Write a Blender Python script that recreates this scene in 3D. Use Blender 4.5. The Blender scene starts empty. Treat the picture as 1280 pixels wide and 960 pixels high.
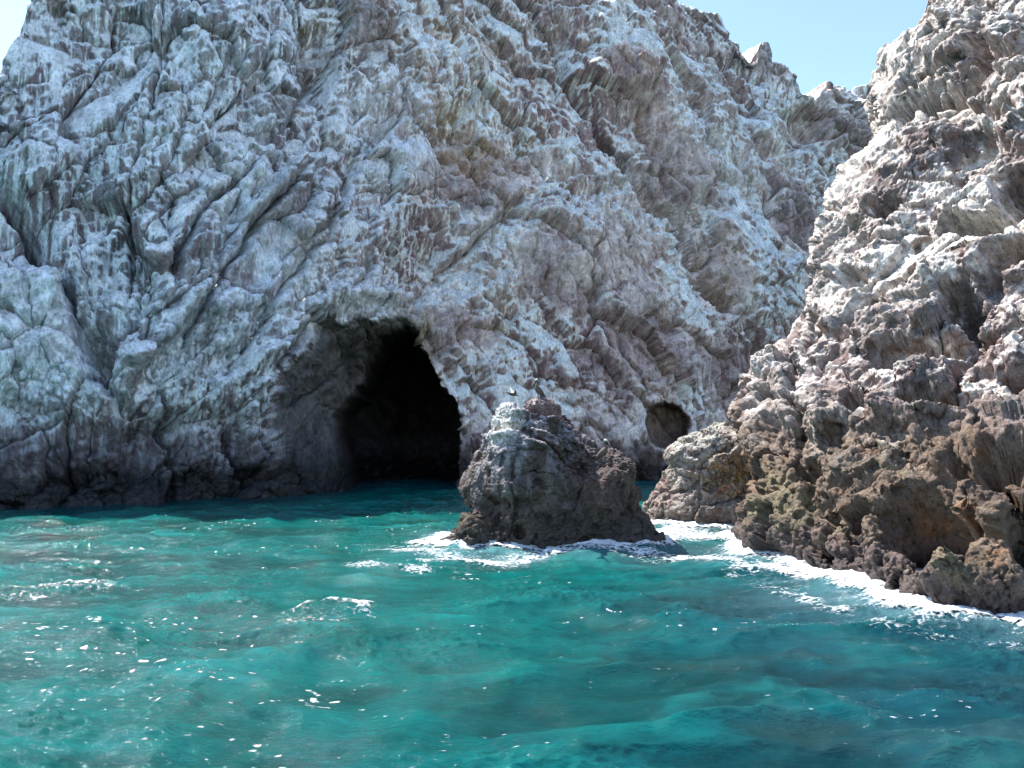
import bpy, math, time
import numpy as np
from concurrent.futures import ThreadPoolExecutor
from mathutils import kdtree, Vector
T0 = time.time()
f32 = np.float32
scene = bpy.context.scene
col = scene.collection

# ------------------------------------------------------------------ camera model
CAM_H, PITCH, FPX = 4.0, math.radians(3.72), 1000.0
_c, _s = math.cos(PITCH), math.sin(PITCH)

def ray(px, py):
    cx = (np.asarray(px, float) - 640) / FPX
    cz = (480 - np.asarray(py, float)) / FPX
    dy = _c - cz * _s
    dz = _s + cz * _c
    return cx / dy, dz / dy          # x and z gained per metre of forward distance

def at(px, py, d):
    a, b = ray(px, py)
    return np.stack([a * d, np.broadcast_to(d, np.shape(a)) * 1.0, CAM_H + b * d], -1)

# ------------------------------------------------------------------ noise
R = np.random.RandomState(7)
PERM = np.concatenate([R.permutation(256)] * 3).astype(np.int32)
_g = R.normal(size=(256, 3)); GR = (_g / np.linalg.norm(_g, axis=1)[:, None] * 1.5).astype(f32)
JIT = R.rand(256, 3).astype(f32)
RV = R.rand(256, 4).astype(f32)
POOL = ThreadPoolExecutor(4)

def par(fn, *arrs):
    arrs = [np.ascontiguousarray(a, dtype=f32).ravel() for a in arrs]
    n = arrs[0].size
    cs = 40000
    jobs = [POOL.submit(fn, *[a[i:i + cs] for a in arrs]) for i in range(0, n, cs)]
    res = [j.result() for j in jobs]
    if isinstance(res[0], tuple):
        return tuple(np.concatenate([r[k] for r in res]) for k in range(len(res[0])))
    return np.concatenate(res)

def _perlin(x, y, z):
    xf, yf, zf = np.floor(x), np.floor(y), np.floor(z)
    xi, yi, zi = xf.astype(np.int32) & 255, yf.astype(np.int32) & 255, zf.astype(np.int32) & 255
    x = x - xf; y = y - yf; z = z - zf
    u = x * x * x * (x * (x * 6 - 15) + 10); v = y * y * y * (y * (y * 6 - 15) + 10); w = z * z * z * (z * (z * 6 - 15) + 10)
    out = 0
    for a in (0, 1):
        pa = PERM[xi + a]; wa = u if a else 1 - u
        for b in (0, 1):
            pb = PERM[pa + yi + b]; wb = v if b else 1 - v
            for c in (0, 1):
                g = GR[PERM[pb + zi + c]]
                wc = w if c else 1 - w
                out = out + wa * wb * wc * (g[:, 0] * (x - a) + g[:, 1] * (y - b) + g[:, 2] * (z - c))
    return out.astype(f32)

def perlin(P, s, seed=0.0, st=(1, 1, 1)):
    return par(_perlin, P[:, 0] / (s * st[0]) + seed, P[:, 1] / (s * st[1]) + seed * 1.7, P[:, 2] / (s * st[2]) + seed * .6)

def fbm(P, s, octs=4, seed=0.0, st=(1, 1, 1), gain=.5, ridge=False):
    out = 0; a = 1.0
    for i in range(octs):
        n = perlin(P, s / 2.03 ** i, seed + i * 11.3, st)
        if ridge: n = 1 - 2 * np.abs(n)
        out = out + a * n; a *= gain
    return out

def _worley(x, y, z):
    xf, yf, zf = np.floor(x), np.floor(y), np.floor(z)
    xi, yi, zi = xf.astype(np.int32), yf.astype(np.int32), zf.astype(np.int32)
    x = x - xf; y = y - yf; z = z - zf
    F1 = np.full(x.shape, 9, f32); F2 = F1.copy(); H = np.zeros(x.shape, np.int32)
    D = np.zeros((x.size, 3), f32)
    for a in (-1, 0, 1):
        pa = PERM[(xi + a) & 255]
        for b in (-1, 0, 1):
            pb = PERM[pa + ((yi + b) & 255)]
            for c in (-1, 0, 1):
                h = PERM[pb + ((zi + c) & 255)]
                j = JIT[h]
                dx = x - a - j[:, 0]; dy = y - b - j[:, 1]; dz = z - c - j[:, 2]
                d = dx * dx + dy * dy + dz * dz
                m = d < F1
                F2 = np.where(m, F1, np.minimum(F2, d))
                F1 = np.where(m, d, F1)
                H = np.where(m, h, H)
                D[:, 0] = np.where(m, dx, D[:, 0]); D[:, 1] = np.where(m, dy, D[:, 1]); D[:, 2] = np.where(m, dz, D[:, 2])
    return np.sqrt(F1), np.sqrt(F2), H, D

def worley(P, s, seed=0.0, st=(1, 1, 1)):
    return par(_worley, P[:, 0] / (s * st[0]) + seed, P[:, 1] / (s * st[1]) + seed * 1.3, P[:, 2] / (s * st[2]) + seed * .7)

def facets(P, s, seed, st=(1, 1, 1), tilt=1.0, off=1.0, warp=.35, crack=.5, cw=.06, bulge=0.0):
    """faceted blocks: every cell is its own tilted plane, with a crack between cells; result in units of s"""
    w = np.stack([perlin(P, s * .9, seed + 3), perlin(P, s * .9, seed + 5), perlin(P, s * .9, seed + 9)], 1)
    Q = P + w * (warp * s * .42)
    Q = Q + (perlin(P, s * .22, seed + 7) * s * .05)[:, None]
    F1, F2, H, D = worley(Q, s, seed, st)
    r = RV[H]
    v = tilt * ((r[:, 0] - .5) * D[:, 0] + (r[:, 1] - .5) * D[:, 1] + (r[:, 2] - .5) * D[:, 2]) * 1.6 + off * (r[:, 3] - .5)
    v -= bulge * F1 * F1
    v -= crack * np.exp(-(F2 - F1) / cw)
    return v, r[:, 3], F2 - F1

def joints(P, nrm, L, seed, jit=.5, sharp=.82):
    """parallel fracture planes: a slow rise and a sudden break, spaced unevenly"""
    nrm = np.array(nrm, float); nrm /= np.linalg.norm(nrm)
    q = (P @ nrm) / L + perlin(P, L * 3.1, seed) * jit + perlin(P, L * .6, seed + 3) * .07
    k = np.floor(q); f = q - k
    h = RV[(k.astype(np.int32) * 7 + int(seed)) & 255][:, 1]
    return np.where(f < sharp, f / sharp, (1 - f) / (1 - sharp)) * (.4 + h) - .5

def ss(a, b, x):
    t = np.clip((x - a) / (b - a), 0, 1)
    return t * t * (3 - 2 * t)

# ------------------------------------------------------------------ 2-D feature helpers (u, v are surface coordinates)
def polydist(u, v, pts):
    """distance to an open polyline, the side (+ is to the right of its direction) and how far along"""
    def fn(u, v):
        best = np.full(u.shape, 1e9, f32); side = np.zeros(u.shape, f32); along = np.zeros(u.shape, f32)
        for i in range(len(pts) - 1):
            ax, ay = pts[i]; bx, by = pts[i + 1]
            ex, ey = bx - ax, by - ay; L2 = ex * ex + ey * ey
            t = np.clip(((u - ax) * ex + (v - ay) * ey) / L2, 0, 1)
            dx = u - ax - t * ex; dy = v - ay - t * ey
            d = np.sqrt(dx * dx + dy * dy)
            m = d < best
            best = np.where(m, d, best); side = np.where(m, np.sign(ex * dy - ey * dx), side)
            along = np.where(m, (i + t) / (len(pts) - 1), along)
        return best.astype(f32), side.astype(f32), along.astype(f32)
    return par(fn, u, v)

def polysd(u, v, pts):
    """signed distance to a closed polygon, positive inside"""
    d, _, _ = polydist(u, v, list(pts) + [pts[0]])
    def fn(u, v):
        ins = np.zeros(u.shape, bool)
        n = len(pts)
        for i in range(n):
            ax, ay = pts[i]; bx, by = pts[(i + 1) % n]
            if ay == by: continue
            c = ((ay > v) != (by > v)) & (u < (bx - ax) * (v - ay) / (by - ay) + ax)
            ins ^= c
        return ins.astype(f32)
    i = par(fn, u, v)
    return np.where(i > .5, d, -d)

def ell(u, v, cx, cy, rx, ry, rot=0, soft=.5):
    c, s = math.cos(math.radians(rot)), math.sin(math.radians(rot))
    du, dv = u - cx, v - cy
    a = (du * c + dv * s) / rx; b = (-du * s + dv * c) / ry
    r = np.sqrt(a * a + b * b)
    return 1 - ss(1 - soft, 1 + soft, r)

def gridnormal(P):
    du = np.gradient(P, axis=1); dv = np.gradient(P, axis=0)
    n = np.cross(du, dv); n /= np.linalg.norm(n, axis=2)[..., None] + 1e-9
    return n

def smooth2(A, k):
    for _ in range(k):
        B = A.copy()
        B[1:-1] = (A[:-2] + 2 * A[1:-1] + A[2:]) / 4
        A = B.copy()
        A[:, 1:-1] = (B[:, :-2] + 2 * B[:, 1:-1] + B[:, 2:]) / 4
    return A

def mesh_grid(name, P, mat, colour=None, closed=False, cap=False, flip=False, extra=None, parent=None):
    nr, nc = P.shape[:2]
    idx = np.arange(nr * nc, dtype=np.int32).reshape(nr, nc)
    if closed:
        nx = np.roll(idx, -1, 1); a, b = idx[:-1], nx[:-1]; c, d = nx[1:], idx[1:]
    else:
        a, b, c, d = idx[:-1, :-1], idx[:-1, 1:], idx[1:, 1:], idx[1:, :-1]
    q = np.stack([a, b, c, d], -1).reshape(-1, 4)
    if flip: q = q[:, ::-1]
    return mesh_quads(name, P.reshape(-1, 3), q, mat, colour, extra, parent)

def mesh_quads(name, V, q, mat, colour=None, extra=None, parent=None):
    me = bpy.data.meshes.new(name)
    me.vertices.add(len(V)); me.vertices.foreach_set('co', np.ascontiguousarray(V, dtype=f32).ravel())
    k = q.shape[1]
    me.loops.add(q.size); me.loops.foreach_set('vertex_index', np.ascontiguousarray(q, dtype=np.int32).ravel())
    me.polygons.add(len(q))
    me.polygons.foreach_set('loop_start', np.arange(0, q.size, k, dtype=np.int32))
    me.polygons.foreach_set('use_smooth', np.ones(len(q), bool))
    me.update(calc_edges=True)
    if colour is not None:
        at_ = me.attributes.new('albedo', 'FLOAT_COLOR', 'POINT')
        at_.data.foreach_set('color', np.ascontiguousarray(colour, dtype=f32).ravel())
    for k2, arr in (extra or {}).items():
        at_ = me.attributes.new(k2, 'FLOAT', 'POINT')
        at_.data.foreach_set('value', np.ascontiguousarray(arr, dtype=f32).ravel())
    me.materials.append(mat)
    o = bpy.data.objects.new(name, me); col.objects.link(o)
    if parent: o.parent = parent
    return o

def tag(o, label=None, cat=None, group=None, kind=None):
    if label: o['label'] = label
    if cat: o['category'] = cat
    if group: o['group'] = group
    if kind: o['kind'] = kind
    return o

# ------------------------------------------------------------------ materials
class N:
    def __init__(s, name):
        s.m = bpy.data.materials.new(name); s.m.use_nodes = True
        s.t = s.m.node_tree; s.t.nodes.clear()
        s.out = s.t.nodes.new('ShaderNodeOutputMaterial')
    def n(s, typ, **kw):
        nd = s.t.nodes.new(typ)
        for k, v in kw.items():
            if k in nd.inputs: nd.inputs[k].default_value = v
            else: setattr(nd, k, v)
        return nd
    def l(s, a, b): s.t.links.new(a, b)
    def math(s, op, a, b=None):
        nd = s.t.nodes.new('ShaderNodeMath'); nd.operation = op
        for i, v in enumerate((a, b)):
            if v is None: continue
            if isinstance(v, (int, float)): nd.inputs[i].default_value = v
            else: s.l(v, nd.inputs[i])
        return nd.outputs[0]
    def mix(s, fac, a, b, mode='MIX'):
        nd = s.t.nodes.new('ShaderNodeMix'); nd.data_type = 'RGBA'; nd.blend_type = mode
        for sock, v in ((nd.inputs[0], fac), (nd.inputs[6], a), (nd.inputs[7], b)):
            if isinstance(v, (int, float)): sock.default_value = v
            elif isinstance(v, tuple): sock.default_value = (*v, 1) if len(v) == 3 else v
            else: s.l(v, sock)
        return nd.outputs[2]
    def ramp(s, fac, stops):
        nd = s.t.nodes.new('ShaderNodeValToRGB'); s.l(fac, nd.inputs[0])
        e = nd.color_ramp.elements
        while len(e) < len(stops): e.new(.5)
        for el, (p, c) in zip(e, stops):
            el.position = p; el.color = (c, c, c, 1) if isinstance(c, (int, float)) else (*c, 1)
        return nd.outputs[0]

def rock_material(name, s1, bump, vstretch=1.0):
    m = N(name)
    att = m.n('ShaderNodeAttribute', attribute_name='albedo')
    tc = m.n('ShaderNodeNewGeometry')
    mp = m.n('ShaderNodeMapping'); m.l(tc.outputs['Position'], mp.inputs[0]); mp.inputs['Scale'].default_value = (1, 1, vstretch)
    n1 = m.n('ShaderNodeTexNoise', Scale=s1, Detail=8.0, Roughness=.68); m.l(mp.outputs[0], n1.inputs['Vector'])
    n2 = m.n('ShaderNodeTexNoise', Scale=s1 * 5, Detail=4.0, Roughness=.7); m.l(mp.outputs[0], n2.inputs['Vector'])
    v1 = m.n('ShaderNodeTexVoronoi', Scale=s1 * 1.7, Randomness=1.0); m.l(mp.outputs[0], v1.inputs['Vector'])
    f1 = m.ramp(n1.outputs[0], [(.28, .45), (.5, 1.0), (.72, 1.5)])
    f2 = m.ramp(n2.outputs[0], [(.32, .55), (.52, 1.0), (.72, 1.38)])
    c = m.mix(1.0, att.outputs['Color'], f1, 'MULTIPLY')
    c = m.mix(.8, c, f2, 'MULTIPLY')
    sm = m.math('MULTIPLY', n1.outputs[0], 1.0)
    h = m.math('ADD', sm, m.math('MULTIPLY', n2.outputs[0], .28))
    h = m.math('ADD', h, m.math('MULTIPLY', v1.outputs['Distance'], .35))
    v2 = m.n('ShaderNodeTexVoronoi', Scale=s1 * 4.5, Randomness=1.0); m.l(mp.outputs[0], v2.inputs['Vector'])
    c = m.mix(1.0, c, m.ramp(v2.outputs['Distance'], [(.06, .35), (.22, 1.0), (.8, 1.12)]), 'MULTIPLY')
    h = m.math('ADD', h, m.math('MULTIPLY', v2.outputs['Distance'], .12))
    bp = m.n('ShaderNodeBump', Strength=1.0, Distance=bump * 1.3); m.l(h, bp.inputs['Height'])
    bs = m.n('ShaderNodeBsdfPrincipled', Roughness=.85)
    bs.inputs['Specular IOR Level'].default_value = .3
    m.l(c, bs.inputs['Base Color']); m.l(bp.outputs[0], bs.inputs['Normal'])
    # alpha channel of the attribute = wetness
    m.l(m.math('SUBTRACT', .88, m.math('MULTIPLY', att.outputs['Alpha'], .5)), bs.inputs['Roughness'])
    m.l(bs.outputs[0], m.out.inputs[0])
    return m.m

def plain(name, colour, rough=.7, noise=20.0, var=.3):
    m = N(name)
    tc = m.n('ShaderNodeTexCoord')
    n1 = m.n('ShaderNodeTexNoise', Scale=noise, Detail=4.0); m.l(tc.outputs['Object'], n1.inputs['Vector'])
    f = m.ramp(n1.outputs[0], [(.3, 1 - var), (.7, 1 + var)])
    c = m.mix(1.0, tuple(colour), f, 'MULTIPLY')
    bs = m.n('ShaderNodeBsdfPrincipled', Roughness=rough); m.l(c, bs.inputs['Base Color'])
    m.l(bs.outputs[0], m.out.inputs[0])
    return m.m

M_CLIFF = rock_material('bleached_cliff_rock', 1.1, .22, .55)
M_RIGHT = rock_material('pitted_volcanic_rock', 3.2, .07, 1.0)
M_STACK = rock_material('dark_sea_stack_rock', 3.0, .07, .8)

def lerp3(a, b, t):
    return a + (b - a) * t[:, None]
C_ = lambda *c: np.array(c, f32)
def contrast(c, mid, k, sat=1.0):
    L = c @ np.array([.3, .55, .15]); g = mid * (np.maximum(L, .01) / mid) ** k
    out = c * (g / np.maximum(L, .01))[:, None]
    return g[:, None] + (out - g[:, None]) * sat

# ================================================================== THE CLIFF
BX = np.array([-90, -60, -40, -27.5, -22.6, -17, -13, -4, 4, 13.3, 22, 32, 60]); BY = np.array([10, 22, 34, 43, 44.4, 50, 54.5, 63, 67, 70, 77, 82, 95])
KL = .40
def base_y(x): return np.interp(x, BX, BY)
def cliff_depth(px, py):
    a, b = ray(px, py)
    d = np.full(np.shape(a), 60.0)
    for _ in range(14):
        z = CAM_H + b * d
        d = .4 * d + .6 * (base_y(a * d) + KL * np.maximum(z, -1))
    return d
TOPX = [-520, -250, -100, -40, 0, 12, 24, 34, 50, 80, 780, 820, 850, 858, 868, 880, 890, 900, 912, 925, 935, 944, 948, 951, 955, 960, 964, 968, 975, 985, 992, 998, 1004, 1012, 1020, 1026, 1032, 1045, 1060, 1075, 1090, 1110, 1200, 1400, 1700]
TOPY = [520, 380, 230, 120, 78, 50, 36, 5, -20, -60, -60, -28, -6, 3, 8, 11, 15, 17, 26, 42, 56, 66, 60, 53, 52, 55, 68, 72, 77, 80, 86, 98, 108, 116, 122, 118, 111, 107, 108, 114, 112, 120, 60, 60, 120]
def build_cliff():
    U1 = np.concatenate([np.arange(-520, -100, 7.0), np.arange(-100, 1125, 1.22), np.arange(1125, 1700, 8.0)])
    nc = U1.size; nr = 520
    topv = np.interp(U1, TOPX, TOPY)
    a, b = ray(U1, np.full(nc, 600.0))
    # waterline row of every column
    dd = np.full(nc, 60.0)
    for _ in range(20): dd = .5 * dd + .5 * base_y(ray(U1, 600.0 + 0 * U1)[0] * dd)
    # py where z = -1.2 at that depth
    botv = 480 - FPX * np.tan(np.arctan(-(CAM_H + 1.0) / dd) - PITCH)
    t = np.linspace(0, 1, nr)[:, None]
    t = t * .55 + .45 * t ** 1.0
    U = np.broadcast_to(U1, (nr, nc)).copy(); V = botv + (np.maximum(topv, -60) - botv) * t
    D = cliff_depth(U, V)
    P = at(U, V, D)
    P = P.reshape(nr, nc, 3)
    # extra rows: up and back over the crest
    ne = 46
    e = (np.arange(1, ne + 1) / ne)[:, None, None] ** 1.5
    G = ss(-20, -58, topv)[None, :, None]
    back = np.array([-.35, 1.0, -.05]); up = np.array([-.15, .38, 1.0])
    vec = up * G * 6 + back * (1 - G) * 16 + back * G * 6
    E = P[-1:] + e * vec
    E[..., 2] += (np.sin(e[..., 0] * 3.0) * .8)
    Pf = np.concatenate([P, E], 0)
    Vx = np.concatenate([V, V[-1:] - 40 * e[..., 0] * (1 + 0 * U1)], 0)
    Ux = np.concatenate([U, np.broadcast_to(U1, (ne, nc))], 0)
    nrt = nr + ne
    sh = (nrt, nc)
    u = Ux.ravel().astype(f32); v = Vx.ravel().astype(f32)
    Nrm = smooth2(gridnormal(Pf), 12).reshape(-1, 3)
    Nrm /= np.linalg.norm(Nrm, axis=1)[:, None]
    X = Pf.reshape(-1, 3).astype(f32)
    # noise space: s along the strike, n across, z up
    ang = math.radians(33)
    S = np.stack([X[:, 0] * math.cos(ang) + X[:, 1] * math.sin(ang), -X[:, 0] * math.sin(ang) + X[:, 1] * math.cos(ang), X[:, 2]], 1)
    def shear(k): return np.stack([S[:, 0] + k * S[:, 2], S[:, 1], S[:, 2]], 1)
    # warp of the drawn features so that they do not read as ruled lines
    wu = perlin(S, 5.0, 2.2) * 12 + perlin(S, 1.4, 4.2) * 5; wv = perlin(S, 5.0, 7.7) * 12 + perlin(S, 1.4, 9.2) * 5
    fu, fv = u + wu, v + wv
    bigu, bigv = u + wu * .45, v + wv * .45
    disp = np.zeros(u.size, f32)
    disp += fbm(S, 15, 3, 1.0) * 1.1
    mixd = ss(420, 620, u)                       # left part leans one way, right part the other
    f1a, i1a, g1a = facets(shear(-.30), 7.0, 3.1, (.75, 1, 1.3), 1.0, .50, .5, .22, .04)
    f1b, i1b, g1b = facets(shear(.50), 8.0, 5.7, (.75, 1, 1.35), 1.0, .50, .5, .22, .04)
    disp += ((1 - mixd) * f1a + mixd * f1b) * 1.9
    f2a, i2a, g2a = facets(shear(-.15), 2.7, 13.1, (.8, 1, 1.25), 1.1, .50, .5, .25, .05)
    f2b, i2b, g2b = facets(shear(.3), 2.9, 15.7, (.75, 1, 1.3), 1.1, .50, .5, .25, .05)
    disp += ((1 - mixd) * f2a + mixd * f2b) * .72
    f3, i3, g3 = facets(shear(.15), 1.05, 23.1, (.7, 1, 1.3), 1.1, .6, .6, .3, .07, .25)
    rough = ss(-.15, .35, perlin(S, 4.5, 141.0) + .45 * perlin(S, 1.6, 143.0))
    disp += f3 * (.06 + .20 * rough)
    lean = np.where(mixd < .5, -1.0, 1.0)
    jm = ss(-.3, .4, perlin(S, 6, 171.0)); jm2 = ss(-.3, .4, perlin(S, 5, 173.0)); jm3 = ss(-.3, .4, perlin(S, 4, 175.0))
    disp += joints(S, (-.35, 0, 1), 2.1, 5) * .40 * jm + joints(S, (1, 0, -.25), 2.7, 17) * .45 * jm2
    disp += joints(S, (-.25, 0, 1), .75, 29, .7) * .16 * jm2 + joints(S, (1, 0, .45), .9, 41, .7) * .18 * jm + joints(S, (.8, 0, -.7), 1.6, 53, .6) * .26 * jm3
    f4, i4, g4 = facets(S, .45, 33.1, (.75, 1, 1.3), 1.1, .6, .6, .25, .08, .3)
    flute = fbm(S, .9, 4, 41.0, (.55, 1, 2.6), .55, True)
    fl_amt = .5 + .5 * perlin(S, 6, 51.0)
    gA = np.where(mixd < .5, g1a, g1b); gB = np.where(mixd < .5, g2a, g2b)
    open_ = ss(-.3, .3, perlin(S, 6, 161.0))
    disp -= 1.1 * np.exp(-gA / .022) * open_ + .45 * np.exp(-gB / .03) * ss(-.2, .3, perlin(S, 3, 163.0))
    disp += fbm(S, 2.2, 5, 61.0, (1, 1, 1.2), .5) * .13
    # ---- hand-placed relief, features read from the photograph
    def groove(pts, w, depth, offset=0.0, w2=None):
        nonlocal disp
        if depth > 0:
            k_ = .78 if np.mean([p[0] for p in pts]) < 420 else 1.1
            w, depth, offset = w * k_, depth * k_, offset * k_
        d, sd, al = polydist(fu, fv, pts)
        taper = ss(0, .06, al) * ss(1, .9, al) * .7 + .3
        disp -= depth * taper * np.exp(-(d / w) ** 2)
        if offset:
            disp += offset * sd * np.exp(-(d / (w2 or w * 5))) * ss(0, w * .5, d) * taper
    def ridge(pts, w, h): groove(pts, w, -h)
    # the great diagonal fissure, right half
    groove([(655, -60), (662, 0), (690, 60), (712, 115), (745, 165), (785, 205), (820, 245), (852, 285), (872, 330), (900, 370), (945, 425), (985, 470)], 5.5, 3.4, -.35, 50)
    groove([(672, -10), (690, 50), (705, 95), (730, 150)], 9, 1.6)
    groove([(845, 275), (862, 318), (905, 372), (940, 415)], 9, 1.4)
    groove([(800, 120), (796, 160), (815, 190), (832, 235)], 4, 1.2, .4)
    groove([(920, 60), (950, 110), (985, 150), (1015, 200), (1040, 270)], 8, 1.6, .6, 30)
    groove([(1026, 150), (1036, 180), (1050, 215), (1045, 270)], 9, 1.6)
    groove([(880, 80), (905, 130), (940, 180), (975, 230), (1010, 300)], 5, 1.2, .8, 35)
    groove([(540, 165), (560, 190), (603, 215), (602, 275)], 3.5, .9)
    groove([(625, 250), (618, 300), (622, 345), (628, 400)], 3, .9, .3)
    groove([(712, 230), (712, 275), (722, 310), (750, 345), (745, 390), (768, 440)], 4, 1.0, .5, 25)
    groove([(560, 330), (600, 290), (640, 250), (655, 245)], 4, 1.0, -.8, 30)
    groove([(640, 395), (665, 440), (672, 480)], 3, .7)
    groove([(480, 290), (500, 330), (520, 365)], 4, .9)
    groove([(575, 180), (590, 100), (570, 60)], 4, .8, .4, 25)
    groove([(690, 30), (700, 80), (735, 90)], 8, 1.3, .8, 25)
    # left half
    groove([(-30, 205), (0, 238), (28, 268), (55, 315), (82, 350), (90, 390)], 13, 3.4)
    groove([(105, 400), (118, 440), (130, 480)], 12, 1.6)
    groove([(-30, 205), (0, 238), (28, 268), (55, 315), (82, 350), (88, 385)], 7, 2.6, 1.2, 26)
    groove([(197, -60), (197, 60), (196, 140), (180, 190), (168, 240), (160, 300), (158, 380)], 4, 1.2, .5, 30)
    groove([(90, 380), (105, 430), (128, 490), (150, 520)], 7, 1.6, .5, 20)
    groove([(165, 470), (135, 490), (128, 500)], 5, 1.0)
    groove([(375, 0), (385, 70), (400, 110), (355, 165)], 5, 1.3, .6, 28)
    groove([(230, 0), (262, 40), (272, 100), (250, 150)], 4, .8, .5, 25)
    groove([(60, 5), (80, 35), (110, 40)], 7, 1.2, .2, 25)
    groove([(45, 235), (75, 215), (110, 205)], 5, 1.0, -.8, 25)
    groove([(220, 245), (205, 300), (185, 330), (175, 380)], 4, 1.0, -.6, 24)
    groove([(315, 200), (270, 250), (235, 285), (210, 330), (215, 360)], 4, 1.0, -1.2, 34)
    groove([(390, 205), (350, 250), (315, 300), (275, 335), (255, 380), (235, 440)], 4.5, 1.3, -1.2, 34)
    groove([(460, 190), (440, 240), (405, 300), (345, 360), (320, 400)], 4, .9, -.7, 30)
    ridge([(300, 200), (262, 235), (215, 290), (185, 350)], 9, 1.0)
    ridge([(385, 200), (340, 235), (300, 285), (265, 330), (225, 400), (180, 450), (130, 505)], 10, 1.5)
    ridge([(430, 225), (380, 290), (330, 350), (300, 400), (250, 450)], 9, .9)
    ridge([(255, 395), (300, 375), (350, 390)], 12, .9)
    # undercut below the shelf, lower left
    d, sd, al = polydist(fu, fv, [(-60, 470), (0, 485), (60, 505), (110, 515), (150, 500), (200, 520), (260, 510), (300, 500)])
    disp += .9 * ss(14, -6, d * sd) * np.exp(-np.maximum(-d * sd, 0) / 70) * (u < 330)
    disp -= 1.3 * ss(440, 560, v) * ss(420, 300, u) * ss(-80, -20, -np.abs(v - 560))
    groove([(205, 510), (225, 560), (240, 600)], 5, 1.0)
    groove([(285, 530), (300, 570), (330, 610)], 6, 1.3, .5, 20)
    # overhanging eave of the waterline notch
    disp -= .8 * ss(5, 0, X[:, 2]) * (1 - ss(440, 620, u) * .4)
    # the lip over the cave and its hanging fringe
    ridge([(255, 500), (300, 470), (340, 440), (375, 400), (402, 378), (440, 372), (500, 372), (530, 385)], 10, 1.1)
    fr = ell(u, v, 470, 375, 75, 35, 0, .6)
    disp += fr * np.abs(perlin(S, .8, 71.0, (.5, 1, 4))) * 1.1
    groove([(392, 385), (372, 432), (345, 465), (328, 490)], 6, 1.6)
    ridge([(415, 410), (385, 450), (350, 490), (352, 540), (372, 600)], 6, .8)
    ridge([(440, 418), (420, 470), (425, 520), (440, 600)], 7, .7)
    ridge([(300, 510), (315, 550), (345, 590)], 9, 1.2)
    ridge([(560, 395), (562, 440), (575, 500), (580, 580)], 8, .9)
    ridge([(600, 400), (610, 470), (640, 560)], 6, .6)
    ridge([(690, 330), (700, 400), (790, 480), (800, 560)], 6, .7)
    ridge([(858, 440), (862, 500), (864, 560)], 6, .7)
    ridge([(800, 470), (806, 540)], 5, .6)
    # hollows and bosses
    for (cx, cy, rx, ry, rot, am) in [(60, 30, 40, 24, 0, -.7), (40, 210, 50, 30, -20, .7), (85, 330, 35, 55, 30, .9), (118, 440, 22, 32, 0, -1.6),
                                      (30, 400, 60, 60, 0, 1.1), (30, 300, 30, 60, -30, -1.0), (300, 60, 60, 60, 0, .9), (400, 75, 22, 40, 0, -1.2), (350, 130, 30, 40, 20, .7),
                                      (505, 250, 40, 70, 0, .8), (520, 110, 60, 50, 0, .8), (540, 330, 50, 60, 0, -.8), (780, 50, 55, 70, 20, 1.2), (760, 110, 40, 40, 0, .9),
                                      (700, 300, 60, 50, 20, 1.0), (600, 330, 40, 70, 10, .9), (850, 130, 60, 50, 30, .8), (860, 200, 40, 50, 30, .7), (720, 210, 40, 25, 20, .6),
                                      (900, 250, 50, 60, 30, .7), (960, 330, 50, 80, 30, .6), (1008, 150, 22, 22, 0, -2.2), (965, 165, 30, 14, 30, .8), (880, 265, 24, 20, 0, -1.2), (1075, 150, 40, 25, 0, .8),
                                      (240, 560, 40, 30, 0, .5), (60, 540, 80, 30, 0, .4), (180, 560, 30, 40, 0, -.8), (640, 470, 30, 60, 0, .5), (735, 410, 16, 30, 0, -.6), (890, 430, 50, 40, 30, .6)]:
        disp += am * 1.35 * ell(bigu, bigv, cx, cy, rx, ry, rot, .45)
    # ---- caves push the rock back along their own axis
    su, sv = u + wu * .35 + perlin(S, .8, 81.0) * 4, v + wv * .35 + perlin(S, .8, 83.0) * 4
    A = polysd(su, sv, [(405, 392), (430, 405), (445, 398), (465, 405), (485, 399), (505, 402), (523, 415), (540, 440), (552, 470), (566, 510), (572, 560), (575, 640), (380, 640), (352, 570), (336, 500), (346, 475), (375, 440)])
    B = polysd(su, sv, [(470, 418), (500, 406), (523, 416), (540, 440), (552, 470), (566, 510), (572, 560), (575, 640), (440, 640), (420, 600), (400, 550), (398, 520), (418, 492), (440, 455)])
    cave = 6.0 * ss(2, 75, A) + 1.5 * ss(0, 5, A) + 15.0 * ss(0, 9, B)
    Bi = ss(-1, 3, B + perlin(S, 1.5, 165.0) * 6)
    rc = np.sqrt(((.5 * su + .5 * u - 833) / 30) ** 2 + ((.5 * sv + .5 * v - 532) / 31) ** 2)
    cave2 = 2.8 * ss(1.0, .80, rc) + 1.0 * ss(.8, 0, rc)
    uc = ss(560, 600, v + wv * .3) * ss(590, 700, u) * ss(1000, 900, u) * 1.2     # low undercut along the channel
    disp -= uc
    ribs = fbm(S, 1.5, 4, 151.0, (.6, 1, 5.0), .55, True)
    disp *= 1 - .8 * ell(u, v, 48, 58, 50, 50, 0, .5)
    disp *= (1 - .45 * ss(-4, 6, A)) * (1 - .6 * ss(1.15, .95, rc))
    disp += ribs * .32 * ss(-2, 10, A)
    fade = ss(0, 6, v - V[-1].min() * 0 + 1e3)
    X2 = X + Nrm * disp[:, None]
    cv = (cave * (1 + .12 * perlin(S, 2.5, 91.0)) + cave2)
    X2[:, 1] += cv; X2[:, 0] += cv * (-.10 + .09 * (u - 450) / 100 * (A > 0))
    X2[:, 0] += cave2 * .25
    # second pass along the new normals, for little overhangs
    P2 = X2.reshape(nrt, nc, 3)
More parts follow.
